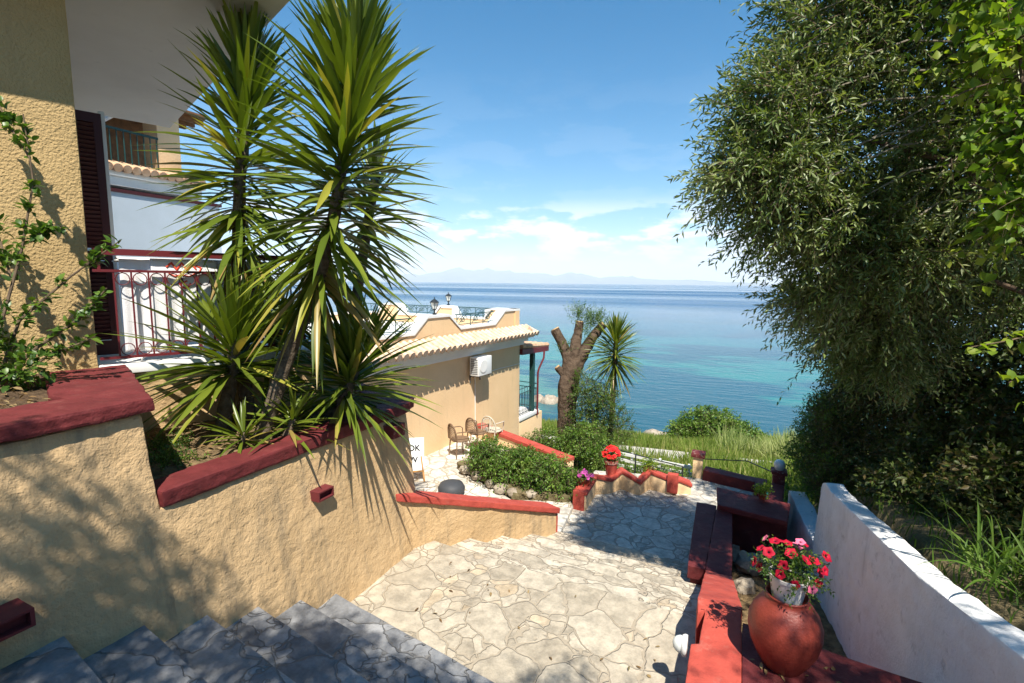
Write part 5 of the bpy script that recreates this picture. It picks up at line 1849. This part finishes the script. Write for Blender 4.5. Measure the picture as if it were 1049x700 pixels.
tree('terrace_shrub', 'glossy green shrub in the terrace bed, beside the red brick pillar', 'shrub', (-3.35, 9.0, -4.2), None, [([(-3.3, 9.0, -4.3), (-3.3, 8.95, -3.8)], .03, .012)],
     [(-3.35, 9.0, -3.78, .46, .4, .36, 1), (-3.0, 9.1, -3.95, .28, .35, .28, .5), (-3.7, 9.0, -3.9, .3, .3, .3, .5)], 760, 0.24, 0.03, 0.058, 0.032, 'bush', shell=0.6, group=GB2)
tree('terrace_shrub', 'middle glossy green shrub of the terrace bed', 'shrub', (-4.05, 9.3, -4.2), None, [],
     [(-4.0, 9.25, -3.78, .4, .38, .32, 1)], 420, 0.24, 0.03, 0.058, 0.032, 'bush', shell=0.6, group=GB2)
for i, (x, y, r) in enumerate([(-4.55, 8.8, 0.13), (-4.25, 8.66, 0.16), (-3.95, 8.58, 0.12), (-5.0, 9.0, 0.14), (-3.6, 8.68, 0.11), (-5.4, 9.2, 0.16)]):
    bm = MB()
    bm.lathe([(0.01, -r * .6), (r * .9, -r * .4), (r, 0.02), (r * .7, r * .45), (0.01, r * .55)], (x, y, -4.17), 12)
    o = bm.build('edging_stone', M['stone'], None, sub=0.05, amp=0.035, nscale=7)
    tag(o, 'rough stone edging the front of the terrace bed', 'stone', 'stones edging the terrace bed')
tree('seaside_bush', 'rounded dense green bush standing alone above the water', 'bush', (-0.9, 26.3, -8.2), None, [([(-0.9, 26.3, -8.4), (-0.9, 26.3, -7.2)], .1, .04)],
     [(-1.1, 26.3, -6.95, 1.5, 1.1, .85, 1), (-2.1, 26.1, -7.4, 1.0, .8, .55, .6), (0.1, 26.6, -7.4, 1.1, .8, .6, .7), (1.1, 26.9, -7.8, .8, .7, .4, .45)], 1900, 0.5, 0.075, 0.13, 0.075, 'bush', shell=0.4, tw=0.008)
tree('low_creeper', 'mixed low greenery behind the black railing, below the road', 'plant', (-1.8, 11.6, -4.9), None, [],
     [(-2.3, 11.6, -4.55, .4, .35, .25, 1), (-1.6, 11.7, -4.5, .5, .35, .32, 1.2), (-1.05, 11.5, -4.5, .35, .3, .25, .8), (-1.4, 12.2, -4.75, .8, .4, .25, 1)], 620, 0.22, 0.03, 0.052, 0.03, 'bush', shell=0.5)
tree('low_creeper', 'leafy creeper behind the dark red kerb wall at the end of the walkway', 'plant', (0.0, 12.0, -4.9), None, [],
     [(-0.2, 11.95, -4.4, .35, .25, .18, 1), (0.4, 11.8, -4.5, .3, .25, .15, .6), (1.1, 11.6, -4.3, .35, .35, .3, .8)], 330, 0.22, 0.03, 0.05, 0.026, 'bush', shell=0.5)


def grass(name, label, boxes, mat_, hm, wd_, tone_noise=0.35, kind='stuff', skip_road=True, dead=0.0):
    Ps = []
    for (x0, x1, y0, y1, n) in boxes:
        P = np.stack([x0 + (x1 - x0) * rng.random(n), y0 + (y1 - y0) * rng.random(n), np.zeros(n)], 1)
        if skip_road:
            yr = np.interp(P[:, 0], [p[0] for p in rd], [p[1] for p in rd])
            P = P[(P[:, 1] < yr - 0.12) | (P[:, 1] > yr + 0.95)]
        Ps.append(P)
    P = np.concatenate(Ps)
    zg = np.array([ground_z(p[0], p[1]) for p in P])
    P[:, 2] = zg - 0.03
    P = P[zg > SEA + 0.1]
    n = len(P)
    cl = np.array([noise.noise(Vector((p[0] * 0.6, p[1] * 0.6, 5))) for p in P])
    h = hm * (0.55 + 0.6 * rng.random(n)) * (1 + 0.5 * cl)
    D = unit(np.array([0, 0, 1.0]) + rng.normal(size=(n, 3)) * 0.22)
    tone = np.clip(0.42 + tone_noise * 1.1 * np.array([noise.noise(Vector((p[0] * 0.35, p[1] * 0.35, 1))) for p in P]) + rng.normal(size=n) * 0.16 + np.where(rng.random(n) < dead, .5, 0), 0, 1)
    V, F, T = blades(P, D, h, wd_ * (0.6 + 0.8 * rng.random(n)), 0.10 + 0.3 * rng.random(n), 3, tone, 0.2)
    o = np_mesh(name, V, F, M[mat_], None, T)
    tag(o, label, None, None, kind)
    return o


grass('meadow_grass', None, [(-9, 7, 18.0, 30, 34000), (-8, 2.0, 11.9, 16.8, 16000), (2.0, 6, 11.0, 18, 9000), (-14, -6, 14, 28, 9000)], 'grass', 0.55, 0.022, tone_noise=0.55, dead=0.14)
grass('tall_weeds', None, [(-0.9, 6, 13.5, 17.2, 7500), (-1.5, 6, 15.6, 17.3, 3000), (-4.5, -0.9, 15.2, 16.7, 500), (-3.5, -0.8, 12.6, 15.0, 1200), (1.0, 7, 12, 17.5, 4500)], 'grass', 1.1, 0.028, dead=0.25)
grass('reed_bed', None, [(1.2, 6.5, 17.9, 23.5, 4200), (-0.5, 2.5, 19.5, 23, 900)], 'reed', 1.35, 0.035)
grass('shade_grass', None, [(1.75, 3.2, 3.2, 9.0, 900), (1.9, 6.0, 3.0, 12, 1800)], 'darkgrass', 0.26, 0.012, skip_road=False)


def ground_cover(name, regions, n, L_, ll, lw, mat_, hgt):
    Ps = []
    for (x0, x1, y0, y1, w) in regions:
        k = int(n * w)
        P = np.stack([x0 + (x1 - x0) * rng.random(k), y0 + (y1 - y0) * rng.random(k), np.zeros(k)], 1)
        P[:, 2] = [ground_z(p[0], p[1]) for p in P]
        P[:, 2] += hgt * rng.random(k) * np.array([0.6 + 0.8 * noise.noise(Vector((p[0], p[1], 2))) for p in P])
        Ps.append(P)
    P = np.concatenate(Ps)
    k = len(P)
    D = unit(rand_dirs(k) + np.array([-0.1, -0.2, 0.6]))
    (V, F, T), (tv, tf) = sprays(P, D, L_ * (.5 + rng.random(k)), 0.03, ll, lw, 0.4)
    V, F, T = with_stalks((V, F, T), (tv, tf))
    tag(np_mesh(name, V, F, M[mat_], None, T), kind='stuff')


ground_cover('undergrowth', [(2.2, 3.4, 3.6, 9.0, .45), (3.0, 6.0, 3.4, 10, .55)], 2100, 0.34, 0.06, 0.032, 'hedge', 0.35)


def leaf_litter():
    P = []
    for (poly, z, n) in (([(-6.0, 2.4), (-4.15, 2.2), (-4.15, 4.6), (-6.0, 5.2)], -1.575, 420), ([(-6.4, 0.0), (-4.4, 0.2), (-4.42, 1.7), (-5.6, 1.9)], -0.885, 380)):
        a = np.array(poly)
        u, v = rng.random((n, 1)), rng.random((n, 1))
        q = (a[0] * (1 - u) + a[1] * u) * (1 - v) + (a[3] * (1 - u) + a[2] * u) * v
        P.append(np.concatenate([q, np.full((n, 1), z) + 0.02 * rng.random((n, 1))], 1))
    n = 60
    P.append(np.stack([0.25 + 0.95 * rng.random(n), 3.45 + 0.75 * rng.random(n), np.full(n, -2.893)], 1))
    n = 26
    P.append(np.stack([-3.2 + 2.8 * rng.random(n), 3.9 + 1.1 * rng.random(n), np.full(n, -3.445)], 1))
    P = np.concatenate(P)
    k = len(P)
    D = unit(rng.normal(size=(k, 3)) * np.array([1, 1, 0.18]))
    V, F, T = oval_leaves(P, D, 0.05 * (.5 + rng.random(k)), 0.022 * (.6 + .8 * rng.random(k)), rng.random(k))
    tag(np_mesh('fallen_leaves', V, F, M['deadleaf'], None, T), kind='stuff')


leaf_litter()


def tuft(label, base, n, ln, wd_, spread, mat_='darkgrass'):
    th = thing('grass_tuft', label, 'grass tuft', base)
    az = rng.random(n) * 6.283
    el_ = np.radians(35 + 55 * rng.random(n))
    D = np.stack([np.cos(az) * np.cos(el_), np.sin(az) * np.cos(el_), np.sin(el_)], 1)
    P = np.array(base) + rng.normal(size=(n, 3)) * np.array([spread, spread, 0.01])
    V, F, T = blades(P, D, ln * (0.6 + .6 * rng.random(n)), wd_, 0.15 + 0.5 * rng.random(n), 7, 0.3 + 0.6 * rng.random(n), 0.2)
    np_mesh('blades', V, F, M[mat_], th, T)


tuft('tall arching grass tuft just behind the white wall', (2.02, 5.1, -2.36), 70, 0.80, 0.016, 0.12)
tuft('broad-bladed grass tuft at the right edge behind the white wall', (2.2, 4.75, -2.35), 40, 0.75, 0.026, 0.12)

# ------------------------------------------------------------------ clay jar and its flowers
jx, jy, jz = 0.44, 4.05, -2.90
th = thing('clay_jar', 'big round terracotta jar standing on the red ledge', 'jar', (jx, jy, jz))
m_ = MB()
pf = [(0.001, 0.0), (0.135, 0.0), (0.15, 0.02), (0.19, 0.09), (0.232, 0.18), (0.256, 0.28), (0.252, 0.36), (0.225, 0.44), (0.185, 0.50), (0.158, 0.53), (0.147, 0.55), (0.147, 0.565), (0.150, 0.575), (0.146, 0.583), (0.138, 0.58), (0.132, 0.56), (0.10, 0.5), (0.001, 0.5)]
m_.lathe([(r * (1 + 0.006 * math.sin(i * 2.3)), z) for i, (r, z) in enumerate(pf)], (jx, jy, jz), 56)
m_.build('body', M['terracotta'], th, smooth=True)
fp = thing('flower_pot', 'white plastic flower pot of petunias set in the mouth of the clay jar', 'flower pot', (jx, jy, jz + 0.545))
m_ = MB()
m_.lathe([(0.001, -0.01), (0.10, -0.01), (0.104, 0.0), (0.130, 0.165), (0.136, 0.167), (0.137, 0.19), (0.131, 0.192), (0.125, 0.15), (0.001, 0.15)], (jx, jy, jz + 0.545), 40)
m_.build('pot', M['potwhite'], fp, smooth=True)
m_ = MB()
m_.lathe([(0.001, 0.165), (0.07, 0.162), (0.122, 0.155), (0.001, 0.14)], (jx, jy, jz + 0.545), 20)
m_.build('soil', M['soil'], fp)
pc = (jx, jy, jz + 0.735)
P, D, r = in_blobs([(pc[0], pc[1], pc[2] + 0.03, .17, .17, .10, 1), (pc[0] + .1, pc[1], pc[2] + 0.05, .14, .14, .10, .6), (pc[0] - .1, pc[1] + .02, pc[2] + .06, .12, .12, .1, .5)], 170, 0.6)
(V, F, T), (tv, tf) = sprays(P, unit(D + np.array([0, 0, .6])), 0.12 * (.6 + .8 * rng.random(170)), 0.014, 0.030, 0.013, 0.15, twig_r=0.0018)
V, F, T = with_stalks((V, F, T), (tv, tf))
np_mesh('leaves', V, F, M['shrub'], fp, T)


def bloom_mesh(name, mat_, rad):
    """Trumpet flower of five ruffled lobes with a dark throat, facing +z."""
    V, F, mi = [], [], []
    n = 25
    for k, (r, z) in enumerate([(0.06, -0.55), (0.22, -0.05), (0.62, 0.12), (1.0, 0.08)]):
        for i in range(n):
            a = 2 * math.pi * i / n
            q = 1 + (0.12 * math.cos(5 * a) if k == 3 else 0.05 * math.cos(5 * a) if k == 2 else 0)
            ru = 0.06 * math.sin(10 * a + 1) if k == 3 else 0
            V.append((r * q * rad * math.cos(a), r * q * rad * math.sin(a), (z + ru) * rad))
    for k in range(3):
        for i in range(n):
            F.append((k * n + i, k * n + (i + 1) % n, (k + 1) * n + (i + 1) % n, (k + 1) * n + i))
            mi.append(1 if k == 0 else 0)
    me = bpy.data.meshes.new(name)
    me.from_pydata(V, [], F)
    me.materials.append(M[mat_])
    me.materials.append(M['pistil'])
    me.polygons.foreach_set('material_index', mi)
    me.polygons.foreach_set('use_smooth', [True] * len(F))
    return me


def put_blooms(parent, mats, spots, rad, tilt=0.7, centre=None):
    ms = {m: bloom_mesh('blossom', m, rad) for m in set(mats)}
    for i, (x, y, z) in enumerate(spots):
        o = bpy.data.objects.new('blossom', ms[mats[i % len(mats)]])
        link(o, parent)
        w = WLOC[parent.name]
        o.location = Vector((x, y, z)) - w
        c = Vector(centre)
        d = (Vector((x, y, z)) - c).normalized() + Vector((random.uniform(-.4, .4), random.uniform(-.7, .1), random.uniform(-.1, .5)))
        o.rotation_euler = d.to_track_quat('Z', 'Y').to_euler()
        s = random.uniform(0.8, 1.15)
        o.scale = (s, s, s)


sp_ = []
for (dx, dy, dz) in [(-.20, .02, .15), (-.15, -.06, .17), (-.05, -.08, .10), (-.02, .05, .22), (.05, .08, .2), (.10, -.02, .15), (.16, .04, .13), (.20, .02, .06), (.03, -.13, .0), (.14, -.12, -.01), (-.24, -.05, .07),
                     (-.11, .0, .24), (.0, -.02, .18), (.22, -.04, .11), (.06, .03, .26), (-.2, -.02, .02), (.09, .1, .22), (.24, .08, .16), (-.08, .1, .2), (-.17, .1, .2), (.18, -.07, .02), (-.07, -.14, .06)]:
    sp_.append((pc[0] + dx, pc[1] + dy, pc[2] + dz))
put_blooms(fp, ['petalred', 'petalred', 'petalred', 'petalred', 'petalpink'], sp_, 0.038, centre=(pc[0], pc[1] + .05, pc[2] - .05))

# potted plants on the far walls


def far_pot(label, x, y, z, r, h, potmat, petal, nb, br, leafm, ph, box=False):
    th = thing('potted_flowers', label, 'potted plant', (x, y, z))
    m = MB()
    if box:
        m.hexa([(x - r * .8, y - r * .5, z), (x + r * .8, y - r * .5, z), (x + r * .8, y + r * .5, z), (x - r * .8, y + r * .5, z), (x - r, y - r * .6, z + h), (x + r, y - r * .6, z + h), (x + r, y + r * .6, z + h), (x - r, y + r * .6, z + h)])
    else:
        m.lathe([(0.001, 0), (r * .68, 0), (r * .92, h * .8), (r, h * .8), (r, h), (r * .9, h), (r * .85, h * .85), (0.001, h * .85)], (x, y, z), 20)
    m.build('pot', M[potmat], th, smooth=not box)
    n = 70
    P, D, q = in_blobs([(x, y, z + h + ph * .3, r * 1.1, r * 1.0, ph * .5, 1)], n, .6)
    (V, F, T), (tv, tf) = sprays(P, unit(D + np.array([0, 0, .5])), 0.09 * (.6 + .8 * rng.random(n)), 0.018, 0.04, 0.024, .15, twig_r=.002)
    np_mesh('leaves', V, F, M[leafm], th, T)
    if petal:
        d = rand_dirs(nb)
        d[:, 2] = np.abs(d[:, 2])
        sp = [(x + a[0] * r * 1.15, y + a[1] * r * 1.0, z + h + ph * .35 + a[2] * ph * .75) for a in d]
        put_blooms(th, [petal], sp, br, centre=(x, y, z + h))


far_pot('red pot of scarlet geraniums standing on the zigzag wall', -2.32, 10.02, -4.02, 0.15, 0.32, 'red', 'petalscar', 46, 0.045, 'bush', 0.26)
far_pot('small terracotta trough of pink petunias on the nearest end of the zigzag wall', -2.63, 9.12, -3.966, 0.14, 0.12, 'terracotta', 'petalmag', 18, 0.036, 'shrub', 0.16, True)
far_pot('small terracotta pot with a yellow-green plant on the zigzag wall', -1.62, 10.5, -4.04, 0.11, 0.12, 'terracotta', None, 0, 0.03, 'vine', 0.2)
far_pot('little pot with a pale leafy plant on the dark red slab', 0.50, 9.10, -3.61, 0.07, 0.08, 'terracotta', None, 0, 0.03, 'vine', 0.18)

# ------------------------------------------------------------------ railing, slat fence, tarpaulin behind the far walls
th = thing('garden_railing', 'thin black iron railing running behind the zigzag wall to the lamp post', 'railing', (-1.2, 11.3, -5.1))
m_ = MB()
rp_ = [(-3.0, 11.7, -3.97), (-2.07, 11.42, -4.0), (-0.98, 11.12, -4.0)]
rq_ = [(-0.70, 11.60, -3.93), (0.30, 11.55, -3.80), (0.86, 10.72, -3.72)]
m_.tube(rp_, 0.014, 6)
m_.tube([(x, y, z - 0.17) for x, y, z in rp_], 0.009, 6)
m_.tube(rq_, 0.012, 6)
m_.build('rail', M['iron'], th, smooth=True)
for p in rp_:
    m_ = MB()
    m_.bar((p[0], p[1], -5.15), p, 0.018, 6)
    m_.build('post', M['iron'], th)
th = thing('slat_fence', 'low white slatted fence in the greenery below the road', 'fence', (-1.9, 12.1, -5.2))
for z in (-4.30, -4.46, -4.62):
    m_ = MB()
    m_.hexa([(-3.1, 12.25, z - .035), (-0.85, 11.95, z - .035), (-0.85, 11.98, z - .035), (-3.1, 12.28, z - .035), (-3.1, 12.25, z + .035), (-0.85, 11.95, z + .035), (-0.85, 11.98, z + .035), (-3.1, 12.28, z + .035)])
    m_.build('slat', M['trimwhite'], th)
for x in (-3.0, -2.3, -1.6, -0.92):
    m_ = MB()
    yy = 12.25 - (x + 3.1) * 0.133 + 0.035
    m_.box(x - .025, x + .025, yy, yy + .04, -5.3, -4.24)
    m_.build('post', M['trimwhite'], th)
m_ = MB()
V_ = []
for j in range(9):
    for i in range(13):
        V_.append((-0.1 + i * 0.085, 12.35 + j * 0.06, -4.95 + 0.10 * fbm((i * .3, j * .4, 2), 1.0) + 0.22 * math.sin(math.pi * j / 8) * math.sin(math.pi * i / 12)))
tp = np_mesh('tarpaulin', V_, [(j * 13 + i, j * 13 + i + 1, (j + 1) * 13 + i + 1, (j + 1) * 13 + i) for j in range(8) for i in range(12)], M['teal'], smooth=True)
tag(tp, 'crumpled teal tarpaulin lying in the grass beyond the dark red kerb wall', 'tarpaulin')

# rocks in the sea


def rock_pile(label, spots, mat_='stone'):
    th = thing('rock_outcrop', label, 'rocks', (spots[0][0], spots[0][1], SEA))
    for (x, y, r, h) in spots:
        bm = MB()
        bm.lathe([(r * 1.1, -.4), (r, 0), (r * .8, h * .6), (r * .4, h), (0.01, h * 1.02)], (x, y, SEA), 12)
        bm.build('rock', M[mat_], th, sub=0.3, amp=0.16, nscale=1.3)


rock_pile('pale rocks at the water line between the villa and the pollarded tree', [(-12.9, 34.4, .7, .55), (-12.0, 34.9, .55, .4), (-13.8, 34.6, .6, .45), (-11.3, 35.3, .4, .25)])
rock_pile('small pale rock far out in the water beside the villa balcony', [(-27.2, 52.0, .9, .6), (-26.2, 52.6, .7, .4)])
rock_pile('flat brown rock awash near the shore left of the round bush', [(-4.5, 29.9, .55, .16), (-3.9, 30.1, .4, .12)])

# ------------------------------------------------------------------ chairs, sign, dark tub on the terrace


def chair(x, y, rz, label, matn='rattan'):
    th = thing('rattan_armchair' if matn == 'rattan' else 'garden_chair', label, 'chair', (x, y, -4.265), rz=rz, group='chairs on the terrace')
    mt = M[matn]
    mb = MB()
    mb.lathe([(0.001, .40), (0.22, .40), (0.235, .42), (0.22, .445), (0.001, .45)], (0, 0, 0), 20)
    mb.build('seat', mt, th, local=True, smooth=True)
    for (a, b) in ((.18, -.17), (-.18, -.17), (.17, .18), (-.17, .18)):
        mb = MB()
        mb.tube([(a * 1.12, b * 1.15, 0), (a, b, .41)], 0.016, 8)
        mb.build('leg', mt, th, local=True, smooth=True)
    mb = MB()
    pts = []
    for q in range(17):
        a = math.pi * q / 16
        pts.append((.22 * math.cos(a), .20 + .06 * math.sin(a), .42 + .42 * math.sin(a) ** .7))
    mb.tube(pts, 0.017, 8)
    mb.build('back_frame', mt, th, local=True, smooth=True)
    mb = MB()
    V, F = [], []
    for j in range(9):
        for i in range(11):
            u = (i / 10 * 2 - 1)
            top = .42 + .41 * math.sqrt(max(0, 1 - u * u)) ** .8
            V.append((.205 * u, .205 + .05 * (1 - u * u), .45 + (top - .45) * j / 8 if top > .45 else .45))
    for j in range(8):
        for i in range(10):
            a = j * 11 + i
            if (i + j) % 1 == 0:
                F.append((a, a + 1, a + 12, a + 11))
    mb.add(V, F)
    if matn == 'rattan':
        o = mb.build('backrest', mt, th, local=True)
        o.modifiers.new('weave', 'WIREFRAME').thickness = 0.016
    else:
        mb = MB()
        for q in range(1, 8):
            a = -1 + q * .25
            mb.bar((.2 * a, .2 + .05 * (1 - a * a), .44), (.2 * a, .2 + .05 * (1 - a * a), .42 + .4 * math.sqrt(1 - a * a)), .008, 5)
        mb.build('backrest', mt, th, local=True)
    for s in (-1, 1):
        mb = MB()
        mb.tube([(s * .21, .2, .66), (s * .26, .05, .665), (s * .26, -.14, .655), (s * .215, -.19, .62), (s * .20, -.185, .42)], 0.014, 8)
        mb.build('armrest', mt, th, local=True, smooth=True)


chair(-6.12, 10.15, R(150), 'brown rattan armchair nearest the easel sign, by the villa wall')
chair(-6.02, 10.85, R(165), 'second brown rattan armchair, half hidden by the terrace shrub')
chair(-5.75, 11.2, R(175), 'pale metal chair in the corner by the red-capped wall', 'paleplastic')

es = thing('easel_sign', 'white sign board with black lettering on a wooden easel', 'sign', (-6.28, 8.42, -4.265), rz=R(35))
m_ = MB()
for x in (-.17, .17):
    m_.hexa([(x * 1.5 - .016, -.18, 0), (x * 1.5 + .016, -.18, 0), (x * 1.5 + .016, -.15, 0), (x * 1.5 - .016, -.15, 0), (x * .9 - .016, .03, .78), (x * .9 + .016, .03, .78), (x * .9 + .016, .06, .78), (x * .9 - .016, .06, .78)])
m_.hexa([(-.016, .32, 0), (.016, .32, 0), (.016, .35, 0), (-.016, .35, 0), (-.016, .05, .76), (.016, .05, .76), (.016, .08, .76), (-.016, .08, .76)])
m_.box(-.24, .24, -.135, -.10, .20, .225)
m_.build('easel', M['easelwood'], es, local=True)
bd = MB()


def bp(x, z, o=0.0):
    return (x, -.115 + (z - .22) * .25 - o, z)


bd.hexa([bp(-.25, .23), bp(.25, .23), (.25, bp(0, .23)[1] + .02, .23), (-.25, bp(0, .23)[1] + .02, .23), bp(-.25, .90), bp(.25, .90), (.25, bp(0, .90)[1] + .02, .90), (-.25, bp(0, .90)[1] + .02, .90)])
bdo = bd.build('board', M['board'], es, local=True)


def lettering(txt, x, z, size):
    cu = bpy.data.curves.new('lettering', 'FONT')
    cu.body = txt
    cu.size = size
    cu.extrude = 0.002
    cu.offset = 0.004
    cu.align_x = 'CENTER'
    cu.materials.append(M['black'])
    tmp = bpy.data.objects.new('tmp', cu)
    COL.objects.link(tmp)
    me = bpy.data.meshes.new_from_object(tmp.evaluated_get(bpy.context.evaluated_depsgraph_get()))
    bpy.data.objects.remove(tmp)
    o = bpy.data.objects.new('lettering', me)
    link(o, bdo)
    b = bp(x, z, 0.004)
    o.location = b
    o.rotation_euler = (R(90) - math.atan(.25), 0, 0)


lettering('OK', 0.04, .64, .17)
lettering('IPV', 0.0, .40, .17)
m_ = MB()
m_.lathe([(0.05, 0), (0.035, .002), (0.001, .003)], (0, 0, 0), 14)
m_.v = [(-.17 + x, bp(0, .76 + y)[1] - .004 - z, .76 + y) for x, y, z in m_.v]
m_.build('red_mark', M['darkred'], bdo, local=True)
th = thing('dark_tub', 'dark grey rounded tub on the paving behind the low red-topped wall', 'tub', (-5.12, 8.15, -4.265))
m_ = MB()
m_.lathe([(0.001, 0), (0.22, 0), (0.27, .08), (0.275, .14), (0.23, .22), (0.13, .26), (0.001, .275)], (-5.12, 8.15, -4.265), 28)
m_.build('body', M['darkpot'], th, smooth=True)
